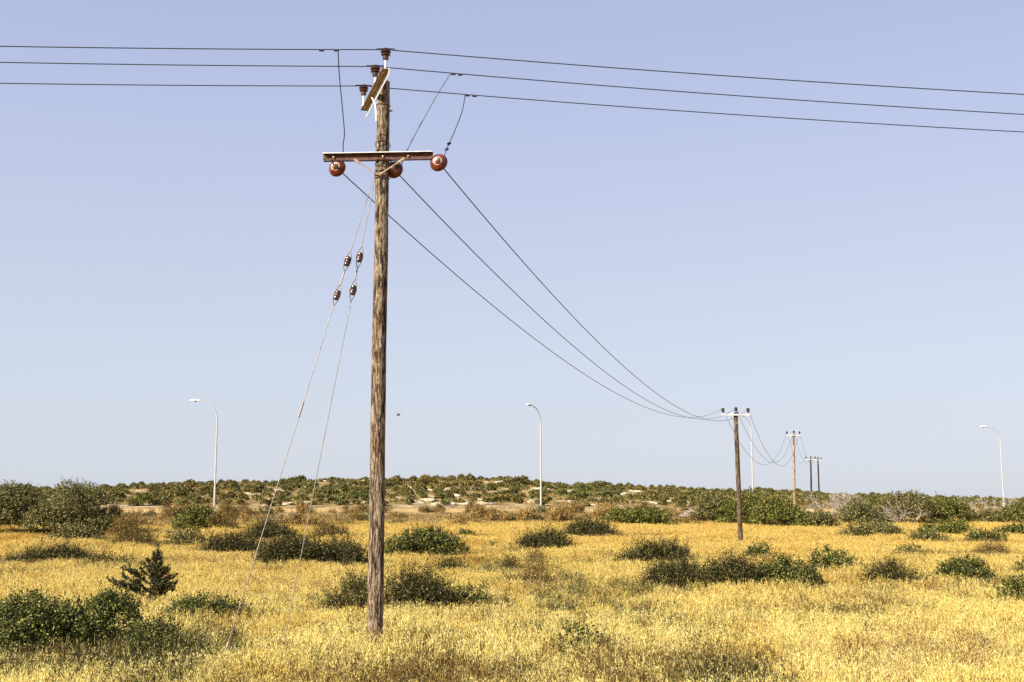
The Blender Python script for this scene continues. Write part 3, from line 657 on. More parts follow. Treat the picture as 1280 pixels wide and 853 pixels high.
# ------------------------------------------------------------------ shrubs of the field
SH = [ # name, x0,x1,ytop,ybase, kind, label, depth, cover
 ('mastic_shrub', -60, 120, 737, 800, 'mastic', 'large glossy dark green shrub cut by the left edge, nearest of all', .5, 3.6),
 ('mastic_shrub', 92, 168, 733, 800, 'mastic', 'rounded glossy green shrub behind and right of the nearest large one', .8, 3.6),
 ('mastic_shrub', 150, 218, 765, 812, 'mastic', 'low grey green shrub sprawling into grass right of the big glossy ones', .8, 2.4),
 ('mastic_shrub', 196, 312, 739, 770, 'mastic', 'low flat dark green shrub below the little conifer, left of the guy wires', .5, 3.0),
 ('sage_shrub', 4, 112, 677, 698, 'sage', 'long low dark green clump in the grass below the big left bushes', .3, 2.6),
 ('sage_shrub', 98, 160, 690, 704, 'sage', 'small low clump at the right tip of the long dark one', .4, 2.4),
 ('bushy_tree', -40, 62, 602, 664, 'olive', 'big grey green bush at the left edge of the skyline', .7, 3.2),
 ('bushy_tree', 38, 128, 599, 666, 'olive', 'tallest rounded olive green bush on the left, against the sky', .7, 3.4),
 ('shrub', 55, 125, 655, 674, 'olive', 'low olive skirt of growth at the foot of the tallest left bush', .4, 2.4),
 ('shrub', 108, 152, 632, 664, 'olive', 'dull olive shrub leaning out right of the tallest left bush', .7, 2.8),
 ('twiggy_shrub', 134, 186, 640, 679, 'brown', 'open grey brown twiggy shrub standing in grass right of the left bushes', .8, 1.7),
 ('shrub', 212, 276, 629, 661, 'green', 'round green bush at the foot of the leftmost street lamp', .8, 3.2),
 ('shrub', 262, 292, 626, 662, 'brown', 'narrow dark brown bush hard against the leftmost street lamp', .8, 2.6),
 ('shrub', 203, 252, 657, 681, 'olive', 'pale grassy green clump in front of the round bush by the lamp', .7, 2.0),
 ('sage_shrub', 252, 332, 661, 689, 'sage', 'dark spreading shrub crossed by the left guy wire', .5, 2.8),
 ('sage_shrub', 300, 362, 645, 672, 'sage', 'dark shrub behind, between the two guy wires', .6, 2.6),
 ('sage_shrub', 320, 412, 659, 704, 'sage', 'widest dark purple green shrub crossed by the right guy wire', .6, 3.0),
 ('sage_shrub', 388, 462, 668, 704, 'sage', 'dark leafy shrub touching the left side of the main pole', .6, 2.9),
 ('sage_shrub', 380, 436, 652, 672, 'brown', 'dull brown shrub behind the dark ones left of the main pole', .6, 2.2),
 ('mastic_shrub', 474, 582, 656, 693, 'mastic', 'dense deep green shrub right of the main pole, at middle distance', .6, 3.4),
 ('sage_shrub', 540, 582, 694, 712, 'sage', 'small dark clump right below the dense deep green shrub', .7, 2.2),
 ('sage_shrub', 408, 474, 710, 758, 'sage', 'upright dark shrub just left of the main pole, low down', .6, 2.5),
 ('sage_shrub', 474, 560, 698, 756, 'sage', 'tall spiky dark shrub just right of the main pole, low down', .6, 3.0),
 ('mastic_shrub', 552, 614, 729, 754, 'mastic', 'low green shrub trailing right from the spiky one by the main pole', .5, 2.3),
 ('weed', 621, 640, 740, 756, 'sage', 'tiny dark weed alone in grass right of the trailing green shrub', .9, 2.0),
 ('shrub', 572, 594, 661, 669, 'mastic', 'tiny round green bush alone in the far golden grass', .8, 3.0),
 ('sage_shrub', 646, 716, 656, 687, 'sage', 'fan shaped dark shrub with upright stems below the middle street lamp', .7, 3.0),
 ('sage_shrub', 624, 648, 690, 708, 'sage', 'small broken dark shrub, left one below the fan shaped shrub', .7, 2.0),
 ('sage_shrub', 648, 686, 686, 722, 'brown', 'ragged brown green shrub directly below the fan shaped one', .7, 2.0),
 ('shrub', 708, 770, 645, 669, 'sage', 'dark spreading shrub with drooping right side, in the far grass', .6, 2.9),
 ('shrub', 752, 835, 631, 656, 'green', 'long green bush on the bank right of the reddish bush', .5, 3.0),
 ('sage_shrub', 780, 866, 670, 701, 'sage', 'dark shrub left of and behind the broad dark thicket', .5, 3.0),
 ('sage_shrub', 806, 888, 690, 730, 'sage', 'broad dark thicket, its left third', .6, 3.2),
 ('sage_shrub', 876, 962, 686, 733, 'sage', 'broad dark thicket, its middle below the brown pole', .6, 3.2),
 ('mastic_shrub', 944, 1032, 694, 732, 'mastic', 'broad dark thicket, its greener right third', .6, 3.2),
 ('mastic_shrub', 934, 968, 677, 692, 'mastic', 'small round bush peeping over the broad thicket, right of the brown pole', .8, 2.8),
 ('weed', 888, 908, 674, 694, 'brown', 'thin dark weed behind the thicket, just left of the brown pole', .8, 1.6),
 ('mastic_shrub', 1018, 1072, 682, 708, 'mastic', 'dark shrub right of and behind the broad thicket', .7, 2.6),
 ('sage_shrub', 1086, 1150, 693, 724, 'sage', 'irregular dark shrub between the broad thicket and the neat green mound', .6, 2.7),
 ('mastic_shrub', 1178, 1256, 694, 723, 'mastic', 'neat mounded deep green shrub on the right side', .7, 3.4),
 ('mastic_shrub', 1254, 1310, 716, 746, 'mastic', 'loose dark shrub cut by the right edge, lowest there', .7, 2.0),
 ('mastic_shrub', 1128, 1156, 678, 688, 'mastic', 'little dark bush alone above the irregular dark shrub', .7, 2.4),
 ('sage_shrub', 1060, 1134, 651, 669, 'olive', 'long grey green clump in far grass below the grey dead bush', .5, 2.8),
 ('sage_shrub', 1156, 1226, 650, 666, 'green', 'long yellow green clump in far grass below the pale branched olive tree', .5, 2.6),
 ('sage_shrub', 1140, 1186, 661, 675, 'olive', 'dull low clump just below the long yellow green one', .5, 2.4),
 ('mastic_shrub', 1214, 1262, 660, 675, 'mastic', 'dark clump in far grass, left one at the right edge', .5, 2.6),
 ('mastic_shrub', 1252, 1310, 654, 668, 'mastic', 'dark clump in far grass cut by the right edge', .5, 2.8),
 ('sage_shrub', 1220, 1262, 678, 690, 'brown', 'flat brown green clump above the neat mounded shrub', .5, 2.0),
 ('mastic_shrub', 1270, 1300, 697, 711, 'mastic', 'small dark bush at the right edge, beside the neat mound', .6, 2.6),
 ('weed', 690, 758, 771, 803, 'mastic', 'leafy dark green weed rising alone from the foreground grass', .6, .9),
 ('weed', 820, 868, 762, 777, 'olive', 'faint grey green weed in foreground grass below the broad thicket', .6, 1.0),
 ('weed', 776, 846, 803, 850, 'brown', 'patch of dry brown weed in the foreground, left of two', .6, 1.3),
 ('weed', 868, 942, 800, 838, 'brown', 'patch of dry brown weed in the foreground, right of two', .6, 1.3),
 ('weed', 886, 922, 838, 862, 'sage', 'dark weed cut by the bottom edge of the view', .8, 1.8),
 ('weed', 486, 562, 784, 818, 'brown', 'dark brown weed patch at the foot of the main pole, right side', .6, 1.5),
 ('weed', 1110, 1190, 806, 822, 'rust', 'thin reddish weed patch low on the right', .6, .9),
 ('weed', 400, 440, 799, 822, 'brown', 'small brown weed patch left of the foot of the main pole', .6, 1.0),
 ('weed', 1040, 1120, 733, 748, 'brown', 'sparse brown weeds in grass below the irregular dark shrub', .5, .8),
 ('weed', 590, 680, 672, 694, 'brown', 'dull brown low growth left below the fan shaped shrub', .4, .9),
 ('weed', 716, 800, 676, 690, 'brown', 'dull brown low growth right of the fan shaped shrub', .4, .8),
 ('weed', -20, 46, 694, 722, 'olive', 'soft green grey growth at the left edge above the nearest shrub', .6, .9),
 ('weed', 200, 300, 676, 706, 'rust', 'reddish dry growth left of the widest purple green shrub', .5, .8),
 ('weed', 1140, 1180, 700, 726, 'rust', 'reddish dry growth between the irregular shrub and the mound', .6, 1.0),
 ('weed', 1070, 1100, 694, 722, 'rust', 'reddish dry growth left of the irregular dark shrub', .6, 1.0),
 ('weed', 600, 640, 690, 722, 'olive', 'thin olive growth in grass left of the ragged brown shrub', .6, .6),
 ('weed', 690, 740, 700, 730, 'olive', 'thin olive growth in grass right of the ragged brown shrub', .6, .6),
]
def weed_patch(x0, x1, yt, yb, kd, lab, cv):
    rg = np.random.default_rng(int(x0 + yb)); cy = (yt + yb) / 2 + 6; c = hit((x0 + x1) / 2, cy); fd = fdepth(c); rx = (x1 - x0) / 2 * fd / F * 1.1; ry = max(.5, min(2.6, (hit(640, max(yt + 8, 650)).y - hit(640, yb + 3).y) / 2))
    c.z = float(ground(c.x, c.y)); lod = max(1.1, (fd / 17) ** .8); n = int(cv * 150 * rx * ry / lod) + 20
    me = tuft(n, 1.0, .47, lod, rg, M[kd], .9, 1.5, (rx, ry)); me.name = 'weed'
    o = link('weed', me, None, c); tag(o, lab, 'weed')
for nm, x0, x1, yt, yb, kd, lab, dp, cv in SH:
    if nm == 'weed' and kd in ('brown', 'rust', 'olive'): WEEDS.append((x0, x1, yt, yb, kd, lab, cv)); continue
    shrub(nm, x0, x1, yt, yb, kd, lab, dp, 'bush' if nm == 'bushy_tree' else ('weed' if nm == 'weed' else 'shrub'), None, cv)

# bushes on the bank at the right, along the far edge of the field
BK = [
 ('shrub', 796, 836, 632, 656, 'green', 'small green bush at the end of the bank, left of the brush pile', .8, 3.0),
 ('shrub', 868, 926, 615, 655, 'olive', 'olive green bush behind and left of the brown pole', .7, 3.2),
 ('shrub', 906, 964, 611, 656, 'green', 'bright green bush right behind the brown pole', .8, 3.4),
 ('shrub', 946, 1012, 622, 657, 'green', 'wide bright green bush right of the brown pole, below the pale pole', .7, 3.2),
 ('shrub', 996, 1050, 636, 657, 'olive', 'low dark olive bush in front of the grey dead bush', .6, 2.8),
 ('shrub', 1050, 1104, 626, 655, 'olive', 'dull olive bush between the dead bush and the pale branched one', .7, 2.8),
 ('shrub', 1164, 1218, 620, 653, 'green', 'yellow green bush right of the pale branched olive tree', .7, 3.0),
 ('shrub', 1214, 1256, 634, 653, 'olive', 'low bush in front of the rightmost street lamp', .6, 2.4),
 ('shrub', 1258, 1320, 624, 653, 'green', 'green bush on the bank cut by the right edge', .7, 3.0),
]
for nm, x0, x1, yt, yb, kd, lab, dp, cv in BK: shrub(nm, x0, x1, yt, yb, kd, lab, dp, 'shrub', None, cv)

def branch_mb(h_, w_, rg, n0=6, depth=4, r0=.05, lean=.0):
    mb = MB()
    def grow(p, d, L, r, k):
        q = p + d * L * .5 + Vector(rg.normal(size=3)) * L * .07; e = q + (d + Vector(rg.normal(size=3)) * .25).normalized() * L * .5
        mb.tube([p, q, e], [r, r * .8, r * .6], 4 if k < 3 else 5, False)
        if k == 0: return
        for _ in range(3 if k > 1 else 4):
            v = (d + Vector((rg.normal() * w_, rg.normal() * .8, rg.normal() * .5 + .15)) * .75).normalized()
            grow(e if rg.random() < .6 else q, v, L * rg.uniform(.5, .78), max(r * .58, .012), k - 1)
    for i in range(n0):
        a = rg.uniform(0, 2 * math.pi); d = Vector((math.cos(a) * w_, math.sin(a) * .7, rg.uniform(.5, 1.1))).normalized()
        grow(Vector((math.cos(a) * .15, math.sin(a) * .15, -.05)), d, h_ * .45, r0 * rg.uniform(.6, 1), depth)
    return mb
def dead_bush(px, yt, yb, wide, label, seed, n0=6, depth=4, r0=.055, name='dead_bush'):
    rg = np.random.default_rng(seed); c = hit(px, yb); c.y += .8; g = float(ground(c.x, c.y)); h_ = (yb - yt) * fdepth(c) / F + c.z - g
    t = thing(name, label, 'bush', Vector((c.x, c.y, g)))
    mb = branch_mb(h_, wide, rg, n0, depth, r0)
    zmax = max(v.z for v in mb.v); k = h_ / zmax; mb.v = [v * k for v in mb.v]
    link('branches', mb.mesh('branches', M['greytwig']), t); return t
dead_bush(1043, 609, 652, 1.0, 'big bare grey dead bush on the bank, right of the farthest poles', 5, 9, 4)
dead_bush(1254, 619, 652, .6, 'bare grey dead bush at the foot of the rightmost street lamp', 6, 6, 4, .045)
dead_bush(1216, 622, 650, .6, 'bare pinkish dead bush between two green bushes near the right edge', 8, 6, 4, .04)
dead_bush(1090, 632, 652, .9, 'small bare grey bush beside the big dead one', 9, 5, 3, .045)
# olive tree with pale branches showing
t = shrub('olive_tree', 1098, 1172, 613, 654, 'olive', 'dark olive tree with pale bare branches showing, tallest on the right', .7, 'tree', None, 2.4, seed=77)
mb = branch_mb(3.0, 1.0, np.random.default_rng(12), 8, 3, .07); link('branches', mb.mesh('branches', M['greytwig']), t, (0, -.9, 0))
# brush pile
c = hit(872, 654); rg = np.random.default_rng(3); mb = MB()
for _ in range(420):
    u = rg.uniform(-1, 1); hh = 1.15 * (1 - abs(u) ** 1.4) * rg.uniform(.1, 1); p = Vector((u * 2.3, rg.normal() * .5, hh)); a = rg.uniform(-.7, .5); L = rg.uniform(.2, .6)
    d = Vector((math.cos(a), rg.normal() * .4, math.sin(a) * .6 - .15)).normalized(); mb.tube([p - d * L, p + Vector((0, 0, .05)), p + d * L], [.012, .03, .012], 4, False)
pl = link('brush_pile', mb.mesh('brush_pile', M['greytwig']), None, (c.x, c.y + .6, float(ground(c.x, c.y + .6)) - .05)); tag(pl, 'heap of pale cut branches at the field edge left of the brown pole', 'brush pile')

# a far bird over the hill
bq = at(498, 519, 90); mb = MB().lathe([(.002, -.19), (.02, -.12), (.05, -.04), (.055, .04), (.035, .10), (.028, .13), (.008, .16), (.002, .18)], bq, (.9, .1, .35), 10)
for s in (-1, 1):
    for (x0_, y0_, z0_, wd_), (x1_, y1_, z1_, we_) in (((.02, .03, .01, .12), (0, .22, .09, .11)), ((0, .22, .09, .11), (-.07, .42, .05, .03))):
        mb.sweep([(-wd_ / 2, -.006), (wd_ / 2, -.006), (we_ / 2, .006), (-we_ / 2, .006)], bq + Vector((x0_, s * y0_ * .6, z0_)), bq + Vector((x1_, s * y1_ * .6, z1_)))
tag(link('bird', mb.mesh('bird', M['cable'], False, bq), None, bq), 'tiny dark bird flying low in the sky right of the main pole', 'bird')
# little conifer
def conifer():
    c = hit(186, 748); fd = fdepth(c); g = float(ground(c.x, c.y)); h_ = 66 * fd / F + c.z - g; rg = np.random.default_rng(4)
    t = thing('young_conifer', 'small dark layered conifer leaning over the grass behind the nearest shrubs', 'tree', Vector((c.x, c.y, g)))
    tip = Vector((.16, 0, h_)); mb = MB().tube([(0, 0, -.05), (.03, 0, h_ * .5), tip], [.03, .018, .006], 6); link('trunk', mb.mesh('trunk', M['twig']), t)
    Ps = []; Ds = []; br = MB()
    runs = []
    def limb(p, d, L, side=True):
        runs.append((p, d, L))
        if side:
            for _ in range(int(2 + L * 5)):
                u = rg.uniform(.3, .95); v = (d + Vector(rg.normal(size=3)) * .55 + Vector((0, 0, .35))).normalized(); runs.append((p + d * L * u, v, L * rg.uniform(.18, .36)))
    for i in range(36):
        f_ = (i + .5) / 36; p = Vector((.02 + .14 * f_, 0, h_ * (.20 + .70 * f_ ** 1.1))); a = i * 2.4 + rg.uniform(-.25, .25); lx = math.cos(a)
        L = ((1 - f_) ** 1.1 * (.82 if lx < 0 else .66) + .06) * rg.uniform(.7, 1.05); limb(p, Vector((lx, math.sin(a) * .8, rg.uniform(.1, .6) + .5 * f_)).normalized(), L)
    limb(Vector((.01, 0, h_ * .34)), Vector((-1, -.15, .22)).normalized(), .74); limb(Vector((.0, 0, h_ * .45)), Vector((-.8, -.2, .5)).normalized(), .62)
    limb(Vector((.05, 0, h_ * .36)), Vector((1, -.1, .30)).normalized(), .40)
    limb(Vector((.13, 0, h_ * .74)), Vector((.1, 0, 1)).normalized(), h_ * .27, False)
    for p, d, L in runs:
        e = p + d * L + Vector((0, 0, L * .12)); br.tube([p, p.lerp(e, .5) - Vector((0, 0, L * .05)), e], [.008, .006, .003], 4, False)
        n = int(L * 260)
        for k in range(n):
            u = rg.uniform(.08, 1); q = p.lerp(e, u) - Vector((0, 0, L * .1 * 4 * u * (1 - u) * .5)); Ps.append(q); v = Vector(rg.normal(size=3)).normalized() * 1.0 + d * .7; v.z += .25; Ds.append(v)
    v, f = leaf_quads(np.array(Ps), np.array(Ds), rg.uniform(.04, .085, len(Ps)), np.full(len(Ps), .020), rg)
    link('needles', mesh_np('needles', v, f, M['conifer']), t); link('branches', br.mesh('branches', M['twig']), t)
conifer()

# brown tussocks and small shrubs of the bank: two kinds of each built, then copied
rg = np.random.default_rng(21)
def tussock(kind, w_, h_, s):
    me, B = foliage_mesh(w_, w_ * .8, h_, kind, 100, np.random.default_rng(s), 3.0, 4, zlow=.1, cap=1500); return me
def where(x, y):
    px = 640 + F * x / y
    for lim, txt in ((262, 'left of the leftmost street lamp'), (455, 'between the leftmost lamp and the main pole'), (672, 'between the main pole and the middle lamp'), (915, 'between the middle lamp and the brown pole'), (1245, 'between the brown pole and the rightmost lamp')):
        if px < lim: return txt
    return 'right of the rightmost lamp'
bank_m = {'brown': [tussock('brown', 1.6, .8, 1), tussock('brown', 2.4, .9, 2), tussock('brown', 1.3, 1.0, 3)], 'rust': [tussock('rust', 1.7, .9, 4), tussock('rust', 1.2, .8, 5)], 'sage': [tussock('olive', 1.9, .8, 6), tussock('sage', 2.0, .75, 7)]}
for i in range(150):
    for _ in range(20):
        px = rg.uniform(-30, 1290); x = (px - 640) / F * 95; yr = float(road_y(x)); y = yr + rg.uniform(-14.5, -5.2); x = (px - 640) / F * y
        if not (870 < px < 1300): break
    k = rg.choice(['brown', 'rust', 'sage'], p=[.5, .34, .16]); me = bank_m[k][rg.integers(len(bank_m[k]))]
    o = link('bank_shrub', me, None, (x, y, float(ground(x, y)) - .08)); s = rg.uniform(.55, 1.15); o.scale = (s, s, s * rg.uniform(.7, 1.1)); o.rotation_euler.z = rg.uniform(0, 6.28)
    tag(o, {'brown': 'dark brown dry shrub on the bank, ' + where(x, y), 'rust': 'rusty straw coloured tussock on the bank, ' + where(x, y), 'sage': 'dull olive shrub on the bank, ' + where(x, y)}[k], 'shrub', {'brown': 'dark brown shrubs on the bank', 'rust': 'rusty tussocks on the bank', 'sage': 'olive shrubs on the bank'}[k])
# the reddish bush by the middle lamp and a pale tuft
shrub('shrub', 686, 716, 628, 655, 'rust', 'reddish straw bush on the bank just right of the middle street lamp', .8, 'shrub', None, 3.0)
shrub('shrub', 586, 608, 630, 650, 'rust', 'pale orange upright tuft on the bank left of the middle street lamp', .8, 'shrub', None, 2.6)

# ------------------------------------------------------------------ hill: scrub cushions and limestone
hm = []
for s in range(8):
    KIND['scrub'] = (.045, .030, .07, 9, .3, 'scrub')
    me, B = foliage_mesh(3.2, 2.6, (.75, .6, .85, .7, .5, .75, .6, .8)[s], 'scrub', 150, np.random.default_rng(50 + s), 6.0, 3 + s % 3, zlow=.0, cap=5200, ls=.62); hm.append(me)
rockm = []
for s in range(6):
    r3 = np.random.default_rng(80 + s); mb = MB(); n = 12; lv = [(1.0, -.3), (1.05, .12), (.93, .3), (.62, .42), (.15, .46)]
    for rr, zz in lv:
        for k in range(n):
            a = 2 * math.pi * k / n; j = 1 + .35 * noise.noise(Vector((math.cos(a) * 1.6, math.sin(a) * 1.6, s * 3 + zz))) + r3.uniform(-.07, .07)
            mb.v.append(Vector((math.cos(a) * rr * j * 1.25, math.sin(a) * rr * j * .7, zz * (1 + .3 * math.sin(a * 2 + s)))))
    for i in range(len(lv) - 1):
        for k in range(n): mb.f.append((i * n + k, i * n + (k + 1) % n, (i + 1) * n + (k + 1) % n, (i + 1) * n + k))
    mb.f.append(tuple((len(lv) - 1) * n + k for k in range(n))); rockm.append(mb.mesh('limestone_rock', M['lime']))
pts = []
def try_pts(n, t0, t1, rad, out, pmin=-330, pmax=1560):
    k = 0
    while k < n * 14 and len(out) < n:
        k += 1; px = rg.uniform(pmin, pmax); t = rg.uniform(t0, t1); y = 130 + t * .8; x = (px - 640) / F * (110 + t); y = float(road_y(x)) + t; x = (px - 640) / F * y
        r = rad * rg.uniform(.6, 1.25)
        if all((x - a) ** 2 + (y - b) ** 2 > (.80 * (r + c)) ** 2 for a, b, c in out[-1500:]): out.append((x, y, r))
    return out
hp = try_pts(1600, 9, 56, 1.15, [])
vis = [q for q in hp if -20 < 640 + F * q[0] / q[1] < 1300]; vis.sort(key=lambda q: -q[2] / q[1])
ind = vis[:285]; rest = [q for q in hp if q not in set(ind)]
for x, y, r in ind:
    o = link('hill_shrub', hm[rg.integers(8)], None, (x, y, float(surf(x, y)) - .1)); s = r / 1.17; o.scale = (s, s, s * rg.uniform(.8, 1.2)); o.rotation_euler.z = rg.uniform(0, 6.28)
    tag(o, 'scrub cushion ' + ('low on the hill, ' if y - road_y(x) < 20 else 'half way up the hill, ' if y - road_y(x) < 38 else 'on the hill crest, ') + where(x, y), 'shrub', 'scrub cushions on the hill')
rk = []
while len(rk) < 270:
    px = rg.uniform(300, 900) if rg.random() < .75 else rg.uniform(120, 1250); t = rg.uniform(9, 48); x = (px - 640) / F * (110 + t); y = float(road_y(x)) + t; x = (px - 640) / F * y
    if all((x - a) ** 2 + (y - b) ** 2 > (.8 * c) ** 2 for a, b, c in ind): rk.append((x, y))
for x, y in rk:
    o = link('limestone_rock', rockm[rg.integers(6)], None, (x, y, float(surf(x, y)) + .0)); s = rg.uniform(.25, .7); o.scale = (s * 1.5, s, s * rg.uniform(.5, .9)); o.rotation_euler.z = rg.normal() * .5
    tag(o, 'pale limestone outcrop ' + ('low on the hill, ' if y - road_y(x) < 22 else 'high on the hill, ') + where(x, y), 'rock', 'limestone outcrops on the hill')

# ------------------------------------------------------------------ scattered stuff: points carrying turn, size and variant; geometry nodes place the tufts
def scatter(name, label, cat, P, rot, scl, var, meshes, tilt=None):
    src = bpy.data.collections.new(name + '_source')
    for i, me in enumerate(meshes):
        o = bpy.data.objects.new('%s_tuft_%02d' % (name, i), me); src.objects.link(o)
    me = bpy.data.meshes.new(name); me.vertices.add(len(P)); me.vertices.foreach_set('co', np.asarray(P, np.float32).ravel())
    for nm, ty, data in (('turn', 'FLOAT_VECTOR', np.stack([tilt[:, 0], tilt[:, 1], rot], -1) if tilt is not None else np.stack([rot * 0, rot * 0, rot], -1)), ('size', 'FLOAT_VECTOR', scl), ('variant', 'INT', var)):
        a = me.attributes.new(nm, ty, 'POINT'); a.data.foreach_set('vector' if ty == 'FLOAT_VECTOR' else 'value', np.asarray(data, np.float32 if ty != 'INT' else np.int32).ravel())
    o = link(name, me); ng = bpy.data.node_groups.new(name, 'GeometryNodeTree')
    ng.interface.new_socket('Geometry', in_out='INPUT', socket_type='NodeSocketGeometry'); ng.interface.new_socket('Geometry', in_out='OUTPUT', socket_type='NodeSocketGeometry')
    N = ng.nodes; gi = N.new('NodeGroupInput'); go = N.new('NodeGroupOutput'); ip = N.new('GeometryNodeInstanceOnPoints'); ci = N.new('GeometryNodeCollectionInfo')
    ci.inputs['Collection'].default_value = src; ci.inputs['Separate Children'].default_value = True; ci.inputs['Reset Children'].default_value = True
    ip.inputs['Pick Instance'].default_value = True
    def na(nm, ty): a = N.new('GeometryNodeInputNamedAttribute'); a.data_type = ty; a.inputs[0].default_value = nm; return [s for s in a.outputs if s.enabled][0]
    L = ng.links; L.new(gi.outputs[0], ip.inputs['Points']); L.new(ci.outputs[0], ip.inputs['Instance']); L.new(na('variant', 'INT'), ip.inputs['Instance Index'])
    e2r = N.new('FunctionNodeEulerToRotation'); L.new(na('turn', 'FLOAT_VECTOR'), e2r.inputs[0]); L.new(e2r.outputs[0], ip.inputs['Rotation'])
    L.new(na('size', 'FLOAT_VECTOR'), ip.inputs['Scale']); L.new(ip.outputs[0], go.inputs[0])
    o.modifiers.new('scatter', 'NODES').node_group = ng
    tag(o, label, cat, kind='stuff'); return o
R3 = np.array(rest); n = len(R3); s = R3[:, 2] / 1.17
scatter('hill_scrub', 'olive brown scrub covering the rest of the stony hill', 'scrub', np.stack([R3[:, 0], R3[:, 1], surf(R3[:, 0], R3[:, 1]) - .1], -1), rg.uniform(0, 6.28, n), np.stack([s, s, s * rg.uniform(.8, 1.2, n)], -1), rg.integers(0, 8, n), hm)

def tuft(n, rad, hgt, lod, rg, mat, headp=.85, leafy=1.0, asp=(1, 1)):
    V = []; Fc = []; off = 0
    def add(v, f):
        nonlocal off
        V.append(v); Fc.append(f + off); off += len(v)
    a = rg.uniform(0, 6.28, n); r = rad * np.sqrt(rg.uniform(0, 1, n)); B = np.stack([np.cos(a) * r * asp[0], np.sin(a) * r * asp[1], np.full(n, -.03)], -1)
    lean = rg.normal(size=(n, 2)) * .13; H = hgt * rg.uniform(.5, 1.22, n)
    M1 = B + np.stack([lean[:, 0] * .35 * H, lean[:, 1] * .35 * H, H * .55], -1); T1 = B + np.stack([lean[:, 0] * 1.3 * H, lean[:, 1] * 1.3 * H, H], -1)
    s = unit(np.cross(rg.normal(size=(n, 3)), [0, 0, 1.])); wd = .0030 * lod
    v = np.stack([B - s * wd, B + s * wd, M1 + s * wd * .8, M1 - s * wd * .8, T1 + s * wd * .4, T1 - s * wd * .4], 1).reshape(-1, 3); i = np.arange(n)[:, None] * 6
    add(v, np.concatenate([i + [0, 1, 2, 3], i + [3, 2, 4, 5]]))
    m = int(n * 1.3 * leafy); k = rg.integers(0, n, m); P = B[k] + np.concatenate([rg.normal(size=(m, 2)) * .03, np.zeros((m, 1))], 1); P[:, 2] = H[k] * rg.uniform(0, .45, m)
    v, f = leaf_quads(P, np.stack([rg.normal(size=m) * .5, rg.normal(size=m) * .5, np.full(m, 1.)], -1), rg.uniform(.14, .32, m) * hgt / .42, np.full(m, .007 * lod), rg); add(v, f)
    # hanging spikelets along the last third
    nh = max(4, int(9 / lod ** .6)); k = np.repeat(np.nonzero(rg.random(n) < headp)[0], nh); u = rg.uniform(0, 1, len(k)) ** .8
    P = M1[k] + (T1[k] - M1[k]) * (.42 + .6 * u)[:, None] + rg.normal(size=(len(k), 3)) * np.array([.016, .016, .008]) * lod ** .7
    D = rg.normal(size=(len(k), 3)) * .38 + np.array([0, 0, 1.]) * np.where(rg.random(len(k)) < .55, -.8, .8)[:, None]
    v, f = leaf_quads(P, D, rg.uniform(.026, .050, len(k)) * lod ** .9, rg.uniform(.005, .0095, len(k)) * lod, rg); add(v, f)
    return mesh_np('grass_tuft', np.concatenate(V), np.concatenate(Fc), mat)
for wd in WEEDS: weed_patch(*wd)
def nz(x, y, s, o=0): return np.array([noise.noise(Vector((a * s + o, b * s, o))) for a, b in zip(x, y)])
def grass(name, label, y0, y1, dens, n_st, rad, lod, mat, hgt=.42, seed=1, margin=15):
    rg = np.random.default_rng(seed); A = (y1 - y0) * 2 * (.47 * (y0 + y1) / 2 + margin); n = int(A * dens * 1.15)
    y = np.sqrt(rg.uniform(max(y0, .1) ** 2, y1 ** 2, n)); x = rg.uniform(-1, 1, n) * (.47 * y + margin)
    t = y - road_y(x); keep = t < -12.5 + rg.normal(size=n) * .6
    # thinner in patches, gone inside shrubs
    p = nz(x, y * .6, .35) + .6 * nz(x, y, 1.2, 3); keep &= rg.random(n) < np.clip(1.05 + p * 1.2, .22, 1)
    for fx, fy, fw, fdp in FOOT: keep &= ~((((x - fx) / (fw * .8 + .03)) ** 2 + ((y - fy - fdp * .25) / (fdp * .72 + .03)) ** 2) < rg.uniform(.2, 1.1, n))
    if lod > 1.3: keep &= rg.random(n) < np.clip((y - y0) / 16, 0, 1)
    if lod < 2.5: keep &= rg.random(n) < np.clip((y1 - y) / 16, 0, 1)
    x, y = x[keep], y[keep]; n = len(x); p = nz(x, y, .25, 7); q = nz(x, y, .9, 11)
    hs_ = .9 * np.clip(1 + p * .55 + q * .4, .5, 1.4) * rg.uniform(.85, 1.12, n)
    P = np.stack([x, y, ground(x, y) + 0], -1); var = rg.integers(0, 6, n)
    ms = [tuft(n_st, rad, hgt, lod, np.random.default_rng(seed * 10 + k), mat, .9 if k else .6, 1 + (k == 0)) for k in range(6)]
    scatter(name, label, 'grass', P, rg.uniform(0, 6.28, n), np.stack([np.ones(n), np.ones(n), hs_], -1), var, ms, rg.normal(size=(n, 2)) * .07)
    print(name, n)
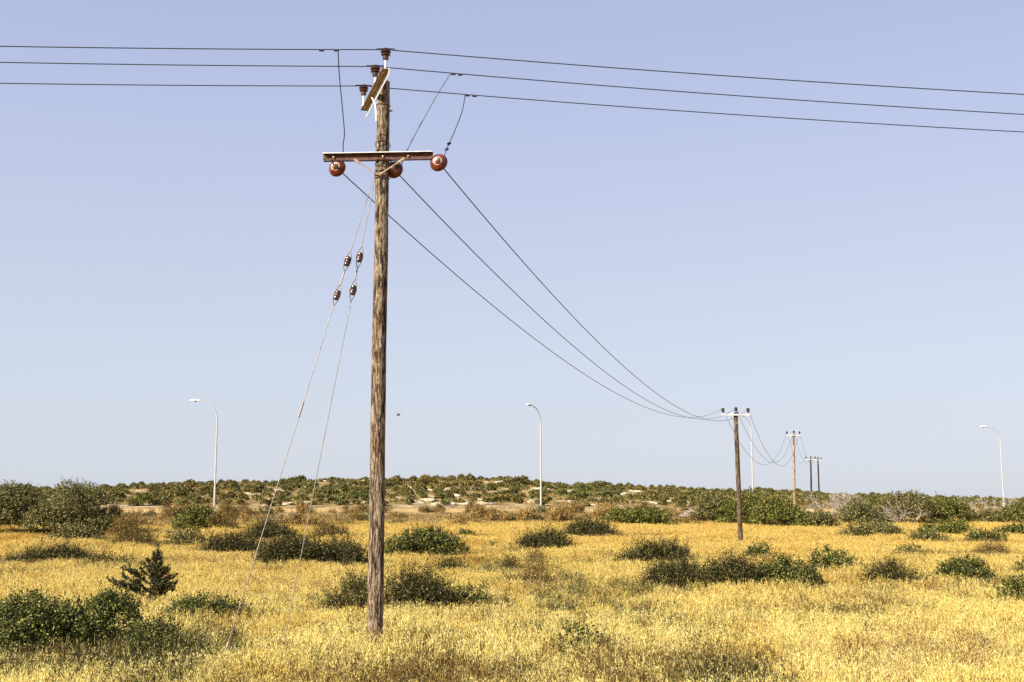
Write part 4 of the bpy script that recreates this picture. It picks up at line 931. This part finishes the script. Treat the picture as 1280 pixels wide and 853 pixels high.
def undergrowth():
    rg = np.random.default_rng(91); xs_, ys_, vv = [], [], []
    for fx, fy, fw, fd_ in FOOT:
        if fw < .3 or fy > 84: continue
        n = int(30 * (fw + fd_) * 1.2); xs_ += list(fx + rg.normal(size=n) * fw * .95); ys_ += list(fy + rg.normal(size=n) * (fd_ + .5)); vv += list(rg.choice(6, n, p=[.15, .15, .12, .20, .15, .23]))
    for cx, cy_, sx, sy, k, n in ((540, 812, 65, 16, 0, 120), (430, 830, 60, 16, 0, 45), (650, 840, 200, 14, 0, 60), (800, 828, 45, 16, 0, 105), (895, 820, 38, 14, 0, 80), (910, 842, 30, 10, 2, 90), (200, 800, 50, 18, 2, 170), (60, 815, 90, 12, 2, 120), (1150, 800, 70, 12, 4, 90), (1040, 750, 60, 8, 0, 110), (330, 720, 60, 12, 4, 160),
            (640, 705, 50, 14, 2, 160), (760, 690, 70, 8, 0, 130), (40, 705, 50, 10, 4, 130), (250, 690, 40, 12, 4, 120), (1090, 705, 60, 9, 4, 150), (700, 760, 60, 20, 2, 80), (600, 760, 250, 30, 2, 150), (1240, 700, 60, 14, 4, 120), (980, 700, 120, 22, 0, 160), (300, 690, 250, 16, 4, 200), (1000, 668, 260, 8, 4, 130)):
        for _ in range(n):
            px, py = cx + rg.normal() * sx, cy_ + rg.normal() * sy
            if py < 657 or py > 895: continue
            h = hit(px, py); xs_.append(h.x); ys_.append(h.y); vv.append(k + rg.integers(0, 2))
    x = np.array(xs_); y = np.array(ys_); n = len(x); k = (y - road_y(x)) < -13; x, y, v = x[k], y[k], np.array(vv)[k]; n = len(x)
    ms = []
    for j, mt in enumerate(('brown', 'brown', 'sage', 'olive', 'rust', 'bank_straw')): ms.append(tuft(20, .20, .44, 1.5, np.random.default_rng(500 + j), M[mt], .85, 1.4))
    sc_ = np.clip(y / 26, 1, 2.6) ** .8; hh = rg.uniform(.6, 1.05, n)
    scatter('dry_undergrowth', 'brown and olive dry weeds mixed into the grass round the shrubs', 'weeds', np.stack([x, y, ground(x, y)], -1), rg.uniform(0, 6.28, n), np.stack([sc_, sc_, hh], -1), v, ms, rg.normal(size=(n, 2)) * .1); print('undergrowth', n)
undergrowth()
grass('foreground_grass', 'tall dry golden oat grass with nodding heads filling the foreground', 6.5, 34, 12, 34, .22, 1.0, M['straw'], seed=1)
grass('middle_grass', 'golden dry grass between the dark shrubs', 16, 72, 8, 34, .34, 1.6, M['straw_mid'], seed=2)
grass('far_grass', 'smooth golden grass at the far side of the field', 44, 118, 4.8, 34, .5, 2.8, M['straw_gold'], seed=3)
# short dry tufts along the bank and the foot of the hill
rg = np.random.default_rng(31); n = 19000; px = rg.uniform(-300, 1580, n); t = np.where(rg.random(n) < .45, rg.uniform(-14.5, -7.5, n), rg.uniform(9, 52, n)); x = (px - 640) / F * 110; y = road_y(x) + t; x = (px - 640) / F * y
ms = [tuft(20, .3, .30, 3.2, np.random.default_rng(300 + k), M['bank_straw'], .7) for k in range(3)]
scatter('bank_grass', 'short dry grass on the bank and beside the sandy track', 'grass', np.stack([x, y, ground(x, y)], -1), rg.uniform(0, 6.28, n), np.stack([np.ones(n), np.ones(n), rg.uniform(.5, 1.2, n)], -1), rg.integers(0, 3, n), ms)
